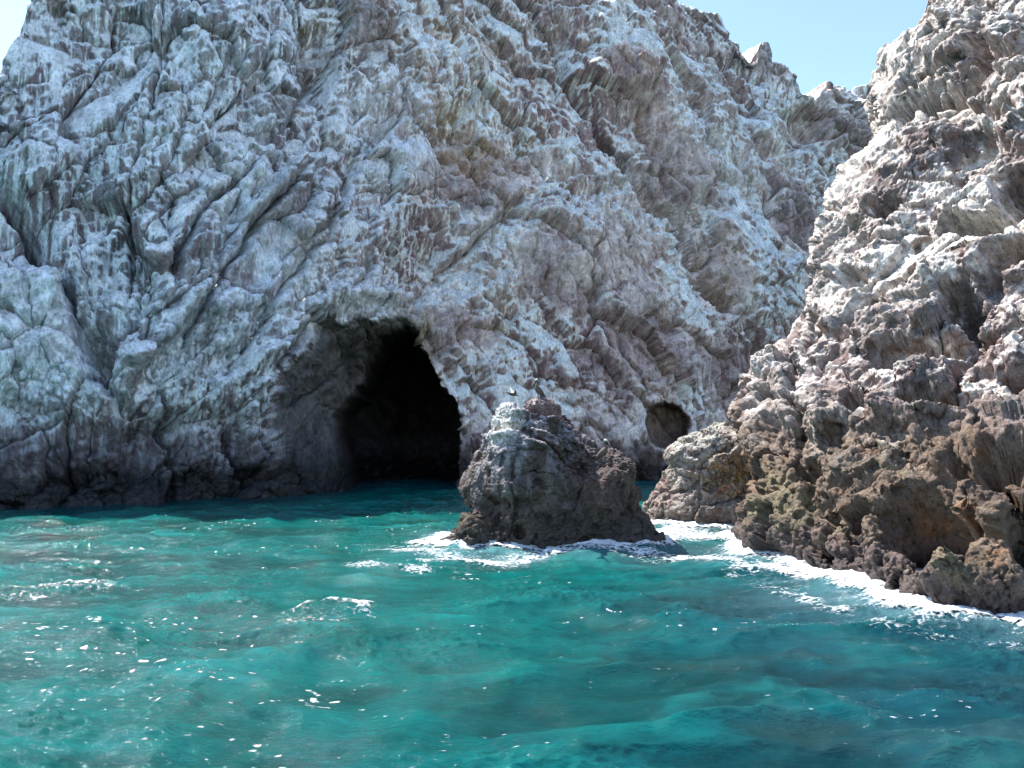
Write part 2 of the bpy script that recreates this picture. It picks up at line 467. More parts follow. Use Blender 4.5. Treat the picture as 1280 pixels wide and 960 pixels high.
    N2 = smooth2(gridnormal(P2), 3).reshape(-1, 3); N2 /= np.linalg.norm(N2, axis=1)[:, None]
    S2 = np.stack([X2[:, 0] * math.cos(ang) + X2[:, 1] * math.sin(ang), -X2[:, 0] * math.sin(ang) + X2[:, 1] * math.cos(ang), X2[:, 2]], 1).astype(f32)
    f4, i4, g4 = facets(S2, .45, 33.1, (.85, 1, 1.2), 1.2, .6, .4, .25, .06, .0)
    flute = fbm(S2, .9, 4, 41.0, (.55, 1, 2.6), .55, True)
    X2 = X2 + N2 * (f4 * (.04 + .09 * rough) + flute * (.025 + .08 * fl_amt * rough))[:, None]
    rk = fbm(S2, .55, 4, 101.0, (1, 1, 1.4), .6, True)
    f5, i5, g5 = facets(S2, .28, 43.1, (1, 1, 1.5), 1.0, .7, .5, .2, .08, .3)
    X3 = X2 + N2 * ((rk * .04 + f5 * .07) * (.3 + .7 * rough))[:, None]
    P3 = X3.reshape(nrt, nc, 3)
    N3 = smooth2(gridnormal(P3), 1).reshape(-1, 3); N3 /= np.linalg.norm(N3, axis=1)[:, None]
    if N3[nc * 200 + 300, 1] > 0: N3 = -N3
    Z = X3[:, 2]
    # ---- colours of the stone, the droppings, the tide band and the painted cave gloom
    up = N3[:, 2]
    S1_ = S; S = np.stack([X3[:, 0] * math.cos(ang) + X3[:, 1] * math.sin(ang), -X3[:, 0] * math.sin(ang) + X3[:, 1] * math.cos(ang), X3[:, 2]], 1).astype(f32)
    n_big = fbm(S, 9, 3, 111.0); n_mid = fbm(S, 2.5, 4, 113.0, (1, 1, 1.6)); n_fine = fbm(S, .6, 4, 115.0, (.7, 1, 2.2))
    streak = fbm(S, 1.0, 4, 117.0, (.45, 1, 4.5), .6)
    grey = C_(.33, .335, .35); pale = C_(.76, .75, .715); purple = C_(.27, .185, .185); tan = C_(.42, .335, .255)
    brown = C_(.15, .12, .105); dark = C_(.03, .027, .026); ochre = C_(.33, .27, .15)
    c = np.tile(C_(.38, .335, .31), (u.size, 1))
    c = lerp3(c, tan, ss(.0, .9, n_big + n_mid * .5) * .7)
    c = lerp3(c, purple, ss(-.1, .5, streak + .5 * perlin(S, 5, 119.0) + .15 * mixd) * .8)
    c = lerp3(c, brown, ss(.15, .6, n_mid * .8 + n_fine * .4 - .2 * n_big) * .75)
    c = c * (.72 + .56 * np.where(mixd < .5, i1a, i1b)[:, None] * .5 + .28 * i3[:, None])
    def blob(cx, cy, rx, ry, rot, colour, amt, soft=.7):
        nonlocal c
        m = ell(fu, fv, cx, cy, rx, ry, rot, soft) * np.clip(.65 + 1.1 * streak + .5 * n_fine, 0, 1) * amt
        c = lerp3(c, colour, m)
    for b_ in [(520, 295, 45, 60, 10, purple, .9), (600, 170, 75, 50, 30, tan, .8), (680, 120, 40, 80, 20, purple, .6), (790, 90, 50, 70, 10, purple, .7), (690, 300, 50, 40, 0, purple, .6),
               (900, 110, 60, 60, 30, purple, .6), (890, 360, 110, 60, 30, tan, .6), (850, 420, 110, 60, 20, purple, .6), (740, 420, 60, 90, 0, purple, .8), (640, 460, 60, 80, 0, purple, .7),
               (80, 80, 60, 60, 0, purple, .6), (70, 290, 50, 50, 0, purple, .8), (150, 150, 70, 60, 0, tan, .5), (240, 110, 40, 50, 0, tan, .6), (400, 60, 30, 50, 0, brown, .7), (560, 60, 60, 40, 0, tan, .6),
               (60, 540, 140, 50, 0, purple, .8), (200, 560, 140, 60, 0, purple, .9), (270, 215, 60, 40, 0, tan, .5), (420, 420, 80, 60, -30, brown, .8), (320, 490, 60, 60, 0, purple, .8),
               (655, 180, 10, 8, 0, ochre, 1.0), (560, 140, 14, 24, 0, ochre, .8), (534, 405, 14, 26, 0, ochre, .9), (590, 180, 12, 10, 0, ochre, .9), (400, 20, 30, 18, 0, ochre, .5), (480, 330, 8, 18, 0, brown, .8), (590, 520, 30, 60, 0, purple, .6)]:
        blob(*b_)
    # pale crust: lies on what faces up, and runs down from there in streaks
    blk = np.where(mixd < .5, i2a, i2b) * .6 + i3 * .4
    g = ss(.18, .50, up * .9 + .40 * n_mid + .28 * n_big + .20 * n_fine + .45 * (blk - .5) + .20)
    g = np.maximum(g * .95, ss(.15, .45, fbm(S, .8, 3, 121.0, (.4, 1, 5.0), .6) + .55 * perlin(S, 7, 123.0)) * .85)
    g *= .22 + .78 * ss(-.30, .15, perlin(S, 11, 127.0) + .25 * perlin(S, 3.5, 129.0) - .3 * ss(620, 900, u) * ss(300, 420, v) + .4 * ss(500, 200, u) + .2)
    for (cx, cy, rx, ry, rot, am) in [(30, 390, 70, 70, 0, .8), (60, 470, 90, 30, 0, .8), (300, 370, 80, 60, -40, .8), (290, 240, 40, 80, 40, .6), (150, 400, 40, 40, 0, .4), (220, 430, 50, 50, 0, .6),
                                      (470, 375, 80, 28, 0, .8), (500, 215, 40, 30, 0, .7), (640, 300, 90, 50, 30, .6), (790, 260, 70, 50, 30, .7), (760, 340, 80, 50, 20, .7), (900, 220, 80, 50, 35, .6),
                                      (480, 130, 60, 40, 0, .5), (850, 150, 60, 70, 30, .5), (330, 320, 50, 60, 0, .5), (690, 200, 25, 20, 0, .7), (590, 340, 40, 50, 0, .6), (960, 190, 50, 50, 40, .5)]:
        g = np.maximum(g, ell(fu, fv, cx, cy, rx, ry, rot, .7) * am * np.clip(.75 + .8 * n_fine + .7 * n_mid, 0, 1))
    low = ss(2.0, 8.0, Z + n_mid * 1.8 + n_big * 1.5)                      # less crust near the water
    g *= .10 + .90 * low
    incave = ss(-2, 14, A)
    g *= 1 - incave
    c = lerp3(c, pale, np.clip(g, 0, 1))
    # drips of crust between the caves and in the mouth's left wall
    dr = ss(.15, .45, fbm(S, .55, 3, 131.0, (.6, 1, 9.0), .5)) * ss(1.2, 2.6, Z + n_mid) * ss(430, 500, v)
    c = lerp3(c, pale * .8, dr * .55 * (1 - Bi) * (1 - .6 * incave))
    c = lerp3(c, C_(.062, .048, .038), incave * .9)  # cave walls painted near black, their shade put into the colour
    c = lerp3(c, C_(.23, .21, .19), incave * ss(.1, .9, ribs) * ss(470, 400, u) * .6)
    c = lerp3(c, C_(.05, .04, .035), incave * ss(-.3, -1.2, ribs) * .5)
    c = lerp3(c, dark, Bi * .6)  # deepest part of the cave painted darker still, as shade
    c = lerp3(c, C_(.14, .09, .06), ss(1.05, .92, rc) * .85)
    # dark wet band over the waterline
    wl = Z + .5 * n_mid + .35 * n_fine + .5 * perlin(S, 4, 133.0)
    band = ss(2.9, 1.4, wl)
    c = lerp3(c, dark * 1.1, band * .93)
    c = lerp3(c, C_(.10, .085, .10), ss(5.5, 2.2, wl) * .65 * (1 - band) * (1 - .5 * np.clip(g * 2, 0, 1)))
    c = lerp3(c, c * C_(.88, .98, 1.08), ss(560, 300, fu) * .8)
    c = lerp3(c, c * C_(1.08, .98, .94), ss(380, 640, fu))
    c = contrast(c, .37, 1.28, 1.12)
    c = np.clip(c, .012, .8)
    wet = band
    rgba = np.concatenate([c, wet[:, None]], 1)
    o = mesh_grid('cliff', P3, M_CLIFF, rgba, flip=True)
    tag(o, 'tall bleached grey sea cliff with dark arched cave at its foot', 'cliff', kind='structure')
    return X3
XC = build_cliff()
print('cliff', round(time.time() - T0, 1))

# ================================================================== generic near-rock treatment
def rockify(P, closed, big, seed, hooks=None, scale=1.0, smoothn=6, second=.06, fine=1.0, damp=1.0):
    sh = P.shape[:2]
    def nrm(P, k):
        if closed:
            Q = np.concatenate([P[:, -12:], P, P[:, :12]], 1)
            n = smooth2(gridnormal(Q), k)[:, 12:-12]
        else: n = smooth2(gridnormal(P), k)
        n = n.reshape(-1, 3); return n / (np.linalg.norm(n, axis=1)[:, None] + 1e-9)
    X = P.reshape(-1, 3).astype(f32)
    n1 = nrm(P, smoothn)
    disp = fbm(X, 5 * scale, 2, seed) * .45 * big
    if hooks is not None: disp = disp + hooks(X)
    f, i1, g1 = facets(X, 2.4 * scale, seed + 1.1, (1, 1, 1.1), 1.0, .55, .5, .3, .05)
    disp += f * .85 * big * (.5 + .5 * damp)
    f, i2, g2 = facets(X, 1.0 * scale, seed + 5.1, (1, 1, 1.0), 1.2, .6, .45, .2, .05, .0)
    disp += f * .34 * big
    if big > .3:
        k_ = big * scale
        jm = ss(-.3, .3, perlin(X, 3.0, seed + 41)); jm2 = ss(-.3, .3, perlin(X, 2.4, seed + 43))
        disp += joints(X, (-.3, .1, 1), 1.1 * scale, 5 + seed) * .26 * k_ * jm + joints(X, (.6, 1, -.5), 1.3 * scale, 17 + seed) * .30 * k_ * jm2 + joints(X, (.5, .6, .7), .6 * scale, 23 + seed, .6) * .13 * k_ * jm2
    X2 = X + n1 * disp[:, None]
    n2 = nrm(X2.reshape(*sh, 3), 4)
    X2 = X2.astype(f32)
    f, i3, g3 = facets(X2, .45 * scale, seed + 9.1, (1, 1, 1.0), 1.1, .7, .55, .25, .08, .3)
    ro = ss(-.5, .5, perlin(X2, 2.6 * scale, seed + 31) + .5 * perlin(X2, 1.0 * scale, seed + 33)) * .85 + .15
    ro = ro * fine
    d2 = f * .17 * big * ro
    d2 += fbm(X2, .9 * scale, 5, seed + 13, (1, 1, 1), .52, True) * .085 * big * ro
    F1, F2, H, D = worley(X2 + .15 * perlin(X2, .4, seed)[:, None], .5 * scale, seed + 17.3)
    pit = ss(.42, .16, F1) * (RV[H][:, 0] > .45) * ss(-.35, .2, perlin(X2, 2.2 * scale, seed + 19))
    d2 -= pit * .24 * big
    F1, F2, H, D = worley(X2 + .2 * perlin(X2, .5, seed + 2)[:, None], 1.25 * scale, seed + 27.3, (1, 1, .8))
    pb = ss(.40, .20, F1) * (RV[H][:, 1] > .5)
    d2 -= pb * .45 * big * fine
    F1, F2, H, D = worley(X2 + .05 * perlin(X2, .2, seed + 4)[:, None], .22 * scale, seed + 29.3)
    d2 -= ss(.42, .15, F1) * (RV[H][:, 2] > .4) * .10 * big
    d2 = d2 * damp
    X3 = (X2 + n2 * d2[:, None]).astype(f32)
    n3 = nrm(X3.reshape(*sh, 3), 2)
    f, i4, g4 = facets(X3, .17 * scale, seed + 21.1, (1, 1, 1.0), 1.1, .8, .5, .2, .1, .3)
    X4 = X3 + n3 * ((f * .085 + fbm(X3, .16, 2, seed + 23) * .02) * (.3 + .7 * ro))[:, None] * (second / .06)
    n4 = nrm(X4.reshape(*sh, 3), 1)
    return X, X4, n4, pit, (i1, i2, i3)

def tps(pts):
    """thin-plate surface through (px, py, depth)"""
    pts = np.array(pts, float); q = pts[:, :2] / 200; n = len(q)
    r = np.linalg.norm(q[:, None] - q[None], axis=2)
    K = np.where(r > 0, r * r * np.log(r + 1e-12), 0) + np.eye(n) * .02
    Q = np.concatenate([np.ones((n, 1)), q], 1)
    Amat = np.block([[K, Q], [Q.T, np.zeros((3, 3))]])
    w = np.linalg.solve(Amat, np.concatenate([pts[:, 2], np.zeros(3)]))
    def ev(px, py):
        a = np.stack([px, py], -1) / 200
        out = w[n] + w[n + 1] * a[..., 0] + w[n + 2] * a[..., 1]
        for i in range(n):
            r = np.sqrt((a[..., 0] - q[i, 0]) ** 2 + (a[..., 1] - q[i, 1]) ** 2)
            out = out + w[i] * r * r * np.log(r + 1e-9)
        return out
    return ev

# ================================================================== THE BIG ROCK ON THE RIGHT
SIL = [(917, 710, 0), (919, 690, .03), (921, 655, .08), (932, 610, .15), (930, 575, .2), (915, 540, .25), (912, 510, .29), (928, 480, .33), (938, 452, .37), (962, 432, .4), (985, 412, .43), (1010, 375, .47),
       (1020, 335, .51), (1024, 290, .55), (1037, 245, .59), (1062, 205, .63), (1105, 160, .67), (1100, 135, .69), (1088, 112, .71), (1092, 85, .735), (1104, 60, .76), (1130, 44, .785), (1152, 36, .80), (1160, 20, .82), (1162, -8, .85), (1190, -70, .92), (1230, -140, 1)]
def build_right():
    nu, nv = 900, 1050
    dep = tps([(917, 692, 27), (960, 703, 25), (1000, 715, 23.5), (1100, 745, 20), (1200, 772, 17.7), (1290, 778, 17.2), (1450, 800, 15.8), (1550, 820, 15.6),
               (928, 600, 28.8), (1000, 600, 26), (1100, 620, 22.5), (1160, 640, 21.3), (1250, 600, 20), (1280, 700, 18.2), (930, 540, 31), (950, 460, 33.5), (1050, 500, 28), (1150, 500, 26), (1280, 500, 23.5),
               (1000, 400, 34), (1100, 380, 31), (1280, 380, 26.5), (1030, 290, 35.5), (1130, 280, 33), (1280, 250, 29), (1060, 220, 37), (1120, 160, 39), (1200, 150, 35.5), (1280, 120, 32.5),
               (1100, 80, 45), (1160, 20, 45), (1200, 50, 41), (1280, 0, 37), (1300, -150, 42), (1500, -150, 38), (1500, 300, 24), (1550, 550, 19)])
    t = np.linspace(0, 1, nv); s = np.linspace(0, 1, nu)
    sil = np.array(SIL)
    Lx, Ly = np.interp(t, sil[:, 2], sil[:, 0]), np.interp(t, sil[:, 2], sil[:, 1])
    k = np.ones(9) / 9
    Lx = np.convolve(np.pad(Lx, 4, 'edge'), k, 'valid'); Ly = np.convolve(np.pad(Ly, 4, 'edge'), k, 'valid')
    s_ = s * .72 + .28 * s ** 2.2
    bx = 917 + (1600 - 917) * s_; by = np.interp(bx, [917, 1000, 1100, 1200, 1290, 1450, 1600], [712, 738, 772, 802, 812, 835, 850])
    tx = 1230 + (1600 - 1230) * s_; ty = np.full(nu, -140.0)
    Rx, Ry = np.full(nv, 1600.0), 850 + (-140 - 850) * t
    S_, T_ = np.meshgrid(s_, t)
    def coons(L, Rr, B_, T2):
        return ((1 - S_) * L[:, None] + S_ * Rr[:, None] + (1 - T_) * B_[None] + T_ * T2[None]
                - ((1 - S_) * (1 - T_) * B_[0] + S_ * (1 - T_) * B_[-1] + (1 - S_) * T_ * T2[0] + S_ * T_ * T2[-1]))
    PX, PY = coons(Lx, Rx, bx, tx), coons(Ly, Ry, by, ty)
    Dp = dep(PX, PY)
    e = np.clip(1 - (PX - Lx[:, None]) / 60, 0, 1)
    Dp = Dp + 2.6 * (1 - np.sqrt(np.clip(1 - e ** 2, 0, 1)))
    P = at(PX, PY, Dp)
    # the hidden back: strips carrying on from the silhouette, away and to the right
    nb = 150
    w = (np.arange(nb, 0, -1) / nb)[None, :, None] ** 1.6
    back = P[:, :1] + w * np.array([7.0, 12.0, -.5]) + np.sin(w * 3.1) * np.array([-.2, .8, 0])
    P = np.concatenate([back, P], 1)
    PX = np.concatenate([np.broadcast_to(PX[:, :1] - 30 * w[..., 0], (nv, nb)), PX], 1); PY = np.concatenate([np.broadcast_to(PY[:, :1], (nv, nb)), PY], 1)
    u, v = PX.ravel().astype(f32), PY.ravel().astype(f32)
    # the top folds back as well
    keep = {}
    def hooks(X):
        wu = perlin(X, 1.6, 2.2) * 8 + perlin(X, .5, 4.2) * 4; wv = perlin(X, 1.6, 7.7) * 8 + perlin(X, .5, 9.2) * 4
        fu, fv = u + wu, v + wv; keep['f'] = (fu, fv)
        d_ = np.zeros(u.size, f32)
        for (cx, cy, rx, ry, rot, am) in [
            (1206, 388, 22, 26, 0, -1.5), (1185, 372, 14, 12, 0, -.8), (1140, 440, 50, 22, -8, -1.0), (1170, 415, 42, 14, -10, .7), (1140, 462, 60, 22, 0, .55), (1150, 505, 60, 20, -4, -1.2), (1140, 535, 70, 12, -4, .7),
            (1008, 412, 12, 24, 20, -.9), (1050, 548, 20, 15, -40, -.8), (1040, 535, 26, 14, -40, .5), (1010, 590, 22, 18, 0, -.7), (1155, 665, 42, 46, 0, -1.5), (1120, 625, 30, 18, -20, .6), (1072, 655, 24, 24, 0, -1.0),
            (1100, 690, 18, 30, 0, .5), (1040, 690, 30, 36, 0, .35), (985, 660, 30, 40, 0, .3), (1030, 715, 12, 28, 10, -.5), (1205, 672, 14, 18, 0, -.8), (1215, 640, 30, 26, -30, .7), (1250, 580, 40, 28, -20, -1.6), (1245, 540, 50, 18, 0, .5),
            (1262, 655, 30, 26, 0, .7), (1240, 730, 40, 36, 0, .6), (1275, 700, 12, 30, 0, -.6), (1185, 735, 26, 26, 0, .6), (1175, 560, 30, 30, 0, .4), (1200, 600, 16, 26, 20, -.7),
            (1272, 240, 24, 32, 0, -1.8), (1225, 262, 55, 20, -25, .9), (1215, 285, 34, 10, -6, -1.2), (1262, 320, 34, 20, -30, -1.1), (1200, 330, 60, 22, -25, .8), (1120, 300, 50, 20, -35, .4), (1105, 262, 14, 16, 20, -.7), (1090, 255, 10, 14, 0, .4),
            (1068, 350, 12, 12, 0, -.6), (1060, 340, 16, 14, 0, .4), (1140, 195, 60, 30, -20, .6), (1220, 190, 40, 16, -20, -.5), (1250, 140, 22, 18, 0, -1.2), (1262, 165, 26, 18, 0, .8), (1145, 110, 14, 8, -20, -1.0), (1168, 100, 14, 8, -20, -1.2),
            (1190, 60, 34, 30, -30, 1.0), (1235, 60, 18, 26, 20, -1.0), (1262, 60, 26, 34, 0, 1.1), (1130, 70, 30, 26, 0, .7), (1200, 15, 30, 26, 0, .7), (1240, 25, 12, 20, 0, -.8), (1260, 440, 26, 20, 0, .6), (1270, 475, 24, 12, 0, -.9),
            (1090, 420, 40, 26, -20, .4), (1040, 450, 30, 26, 0, .3), (1000, 500, 30, 40, 10, .4), (965, 540, 20, 30, 0, -.4), (955, 450, 20, 24, -30, .9), (1090, 590, 40, 16, -20, .4), (1060, 500, 20, 14, 0, -.5), (1235, 350, 18, 20, 0, -.6)]:
            d_ += am * (1.8 if am < 0 else 1.0) * ell(fu, fv, cx, cy, rx, ry, rot, .30)
        def groove(pts, w_, dp, off=0, w2=20):
            nonlocal d_
            d, sd, al = polydist(fu, fv, pts)
            tp = ss(0, .08, al) * ss(1, .9, al)
            d_ -= dp * 1.4 * tp * np.exp(-(d / w_ / 1.2) ** 2)
            if off: d_ += off * sd * np.exp(-d / w2) * ss(0, w_ * .5, d) * tp
        groove([(1105, 160), (1137, 133), (1180, 118), (1212, 108), (1235, 85), (1290, 70)], 5, 1.4, -.8, 22)
        groove([(1235, 120), (1205, 150), (1180, 160), (1130, 170)], 4, .7, -.4)
        groove([(1190, 560), (1195, 610), (1185, 660), (1172, 710), (1166, 750)], 8, 1.1, 0)
        groove([(1290, 600), (1240, 630), (1215, 700), (1205, 740)], 6, .9, 0)
        groove([(1300, 250), (1240, 290), (1160, 330), (1100, 370), (1030, 430)], 4, .5, .3, 22)
        groove([(1290, 415), (1220, 420), (1190, 470), (1170, 520)], 5, .7, 0)
        groove([(960, 430), (990, 460), (1000, 530), (985, 600)], 3.5, .5, .2)
        groove([(1060, 520), (1030, 570), (1010, 640), (1020, 700)], 4, .5, 0)
        return d_ * ss(-5, 35, u - np.repeat(Lx, nu + nb))
    X, X4, n4, pit, ids = rockify(P, False, .85, 3.3, hooks, 1.15, fine=.9, damp=.45 + .55 * ss(5, 40, u - np.repeat(Lx, nu + nb)))
    if n4[(nv // 2) * (nu + nb) + nb + nu // 2, 1] > 0: n4 = -n4
    fu, fv = keep['f']; Z = X4[:, 2]; up = n4[:, 2]
    X = X4.astype(f32)
    nb_, nm, nf = fbm(X, 4.5, 3, 11.0), fbm(X, 1.3, 4, 13.0), fbm(X4.astype(f32), .32, 4, 15.0)
    c = np.tile(C_(.265, .20, .18), (u.size, 1))
    pink = C_(.35, .235, .22); red = C_(.23, .11, .095); cream = C_(.63, .575, .51); gy = C_(.19, .185, .19); olive = C_(.20, .165, .095); rust = C_(.25, .12, .05); crust = C_(.15, .105, .10)
    c = lerp3(c, pink, ss(-.1, .7, nb_ + .4 * nm) * .8)
    c = lerp3(c, gy, ss(.05, .6, fbm(X, 1.8, 4, 17.0)) * .75)
    c = lerp3(c, red, ss(.25, .75, fbm(X, 1.0, 4, 19.0) + .2 * nb_) * .75)
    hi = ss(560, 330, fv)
    cm = ss(.15, .8, .45 * up + .45 * nb_ + .55 * nm + .35 * nf + .48 * hi - .10)  # cream stone, whitened further upward to imitate the sun's glare on top
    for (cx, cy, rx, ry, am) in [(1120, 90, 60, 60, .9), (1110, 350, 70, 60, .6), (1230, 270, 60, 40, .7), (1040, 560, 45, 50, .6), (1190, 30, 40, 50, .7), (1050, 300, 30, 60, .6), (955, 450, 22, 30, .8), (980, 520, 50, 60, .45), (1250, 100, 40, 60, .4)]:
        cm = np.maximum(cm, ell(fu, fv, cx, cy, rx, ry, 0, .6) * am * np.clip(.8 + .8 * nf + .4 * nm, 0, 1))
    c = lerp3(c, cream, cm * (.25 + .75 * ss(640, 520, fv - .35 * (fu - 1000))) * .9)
    lowm = ss(6.2, 2.8, Z + nm * 1.2)
    c = lerp3(c, C_(.20, .135, .085), lowm * .85)
    c = lerp3(c, olive, lowm * ss(.0, .6, nb_ + nm * .6 + .15) * .8)
    c = lerp3(c, C_(.12, .08, .06), lowm * ss(.1, .6, fbm(X, 1.2, 4, 29.0)) * .8)
    c = lerp3(c, rust, ss(5.5, 3.0, Z) * ss(.3, .8, fbm(X, .9, 4, 27.0) + .0) * .6)
    for (cx, cy, rx, ry, am) in [(1150, 625, 18, 10, .8), (1222, 655, 12, 20, .8), (1190, 590, 12, 22, .7), (905, 600, 30, 30, .5), (1275, 620, 20, 20, .5)]:
        c = lerp3(c, rust, ell(fu, fv, cx, cy, rx, ry, 0, .6) * am * np.clip(.6 + nf, 0, 1))
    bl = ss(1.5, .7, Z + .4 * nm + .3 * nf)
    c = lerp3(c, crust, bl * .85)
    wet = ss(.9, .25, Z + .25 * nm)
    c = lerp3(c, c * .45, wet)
    c = np.clip(contrast(c, .33, 1.25, .92) * .95, .015, .75)
    sh = (nv, nu + nb)
    P4 = X4.reshape(*sh, 3)
    # close over the top: a few rows going back and level
    w = (np.arange(1, 31) / 30)[:, None, None]
    topr = P4[-1:] + w * np.array([6.0, 9.0, .5])
    P4 = np.concatenate([P4, topr], 0)
    rgba = np.concatenate([c, wet[:, None]], 1).reshape(*sh, 4)
    rgba = np.concatenate([rgba, np.repeat(rgba[-1:], 30, 0)], 0)
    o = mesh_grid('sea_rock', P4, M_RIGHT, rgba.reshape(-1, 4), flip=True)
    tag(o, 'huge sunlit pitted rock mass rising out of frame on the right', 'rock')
    return X4
XR = build_right()
print('right', round(time.time() - T0, 1))

# ================================================================== ROCKS DRAWN AS STACKED CROSS SECTIONS
def stack_rock(name, left, right, d0, thick, mat, seed, colourfn, nz=420, na=1100, big=1.0, hooksfn=None, scale=.8, ytop=0.0, second=.06, mthick=.7):
    """left / right: silhouette (px, py) from the waterline up, at distance d0; gives a closed rock"""
    L, Rr = np.array(left, float), np.array(right, float)
    pyb, pyt = max(L[0, 1], Rr[0, 1]) + 14, min(L[-1, 1], Rr[-1, 1])
    t = np.linspace(0, 1, nz)
    py = pyb + (pyt - pyb) * (1 - (1 - t) ** 1.35)
    lx = np.interp(-py, -L[:, 1], L[:, 0]); rx = np.interp(-py, -Rr[:, 1], Rr[:, 0])
    k = np.ones(7) / 7
    lx = np.convolve(np.pad(lx, 3, 'edge'), k, 'valid'); rx = np.convolve(np.pad(rx, 3, 'edge'), k, 'valid')
    xl = ray(lx, py)[0] * d0; xr = ray(rx, py)[0] * d0; z = CAM_H + ray(lx, py)[1] * d0
    cx = (xl + xr) / 2; hw = (xr - xl) / 2
    hy = np.maximum(thick * (.25 + .75 * (hw / hw.max()) ** .7), hw * mthick * .6)
    th = np.linspace(0, 2 * np.pi, na, endpoint=False)
    ct, st = np.cos(th), np.sin(th)
    ex = .80
    X = cx[:, None] + hw[:, None] * np.sign(ct) * np.abs(ct) ** ex
    Y = d0 + thick * .15 + ytop * t[:, None] + hy[:, None] * np.sign(st) * np.abs(st) ** ex
    Z = np.broadcast_to(z[:, None], X.shape)
    P = np.stack([X, Y, Z], -1)
    # close the crown
    w = np.linspace(0, 1, 26)[1:, None, None]
    cen = np.stack([cx[-1], np.mean(Y[-1]), z[-1] + .03])[None, None]
    cap = P[-1:] * (1 - w) + cen * w
    P = np.concatenate([P, cap], 0)
    PXY = P.reshape(-1, 3)
    u = 640 + PXY[:, 0] / d0 * FPX; v = 545 - (PXY[:, 2] - CAM_H) / d0 * FPX
    hk = (lambda X: hooksfn(X, u.astype(f32), v.astype(f32), PXY[:, 1] < d0 + thick * .15)) if hooksfn else None
    Xa, X4, n4, pit, ids = rockify(P, True, big, seed, hk, scale, second=second)
    # the crown's last ring meets in one point
    sh = P.shape[:2]
    P4 = X4.reshape(*sh, 3); P4[-1] = P4[-1].mean(0)
    out = (n4 * (Xa - Xa.mean(0))).sum(1).mean()
    if out < 0: n4 = -n4
    c = colourfn(Xa, P4.reshape(-1, 3).astype(f32), n4, u, v)
    o = mesh_grid(name, P4, mat, c, closed=True, flip=False)
    return o, P4.reshape(-1, 3)

def stack_hooks(X, u, v, front):
    wu = perlin(X, 1.2, 2.2) * 6; wv = perlin(X, 1.2, 7.7) * 6
    fu, fv = u + wu, v + wv
    d_ = np.zeros(u.size, f32)
    for (cx, cy, rx, ry, rot, am) in [(600, 660, 16, 22, 0, .55), (655, 560, 36, 50, 10, .35), (632, 528, 14, 22, 0, .15), (672, 512, 20, 12, 0, -.35), (588, 645, 9, 14, 0, -.6), (730, 560, 45, 40, 0, -.45), (700, 600, 60, 14, -8, .25), (690, 640, 60, 20, 0, .3), (760, 610, 20, 40, 20, .4),
                                      (651, 657, 7, 7, 0, -.5), (615, 640, 10, 20, 0, -.3), (735, 650, 30, 20, 0, -.3), (675, 530, 30, 8, 10, -.35), (690, 560, 16, 8, 20, .3), (800, 660, 20, 20, 0, .25)]:
        d_ += am * ell(fu, fv, cx, cy, rx, ry, rot, .4)
    for pts, w_, dp in [([(625, 545), (650, 540), (680, 555), (705, 575)], 3, .35), ([(640, 500), (655, 512), (720, 520)], 3, .3)]:
        d, sd, al = polydist(fu, fv, pts)
        d_ -= dp * np.exp(-(d / w_) ** 2)
        d_ += .22 * sd * np.exp(-d / 14) * ss(0, 2, d)
    return d_ * np.where(front, 1, .4)

def stack_colour(X, X4, n4, u, v):
    up = n4[:, 2]; nb_, nm, nf = fbm(X, 2.5, 3, 211.0), fbm(X, .8, 4, 213.0), fbm(X4, .25, 3, 215.0)
    st = fbm(X, .7, 3, 217.0, (.5, .5, 4))
    c = np.tile(C_(.085, .062, .052), (len(X), 1))
    c = lerp3(c, C_(.16, .085, .075), ss(0, .6, nb_ + .4 * nm) * .6 * ss(640, 740, u))
    c = lerp3(c, C_(.12, .10, .06), ss(.1, .6, nm - nb_ * .4) * .5)
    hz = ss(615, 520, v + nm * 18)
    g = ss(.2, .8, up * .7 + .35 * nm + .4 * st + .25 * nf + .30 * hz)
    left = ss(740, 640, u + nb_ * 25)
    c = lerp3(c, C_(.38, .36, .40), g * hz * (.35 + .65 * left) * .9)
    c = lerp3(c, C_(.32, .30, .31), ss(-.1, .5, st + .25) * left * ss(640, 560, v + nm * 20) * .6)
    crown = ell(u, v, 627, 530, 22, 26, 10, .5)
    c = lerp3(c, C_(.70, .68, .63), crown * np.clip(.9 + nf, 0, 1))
    Z = X4[:, 2]
    c = lerp3(c, C_(.055, .045, .042), ss(1.6, .4, Z + .5 * nm) * .8)
    wet = ss(.9, .2, Z + .25 * nm)
    return np.concatenate([np.clip(c, .012, .7), wet[:, None]], 1)

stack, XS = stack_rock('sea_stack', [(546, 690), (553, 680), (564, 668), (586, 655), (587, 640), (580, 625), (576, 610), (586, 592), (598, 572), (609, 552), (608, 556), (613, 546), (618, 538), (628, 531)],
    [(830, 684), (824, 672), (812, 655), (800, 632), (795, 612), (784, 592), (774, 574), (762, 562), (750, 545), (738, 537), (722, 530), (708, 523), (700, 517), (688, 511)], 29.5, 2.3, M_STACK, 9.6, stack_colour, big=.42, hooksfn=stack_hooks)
tag(stack, 'dark wedge-shaped sea stack with white left shoulder in front of the cave', 'rock')

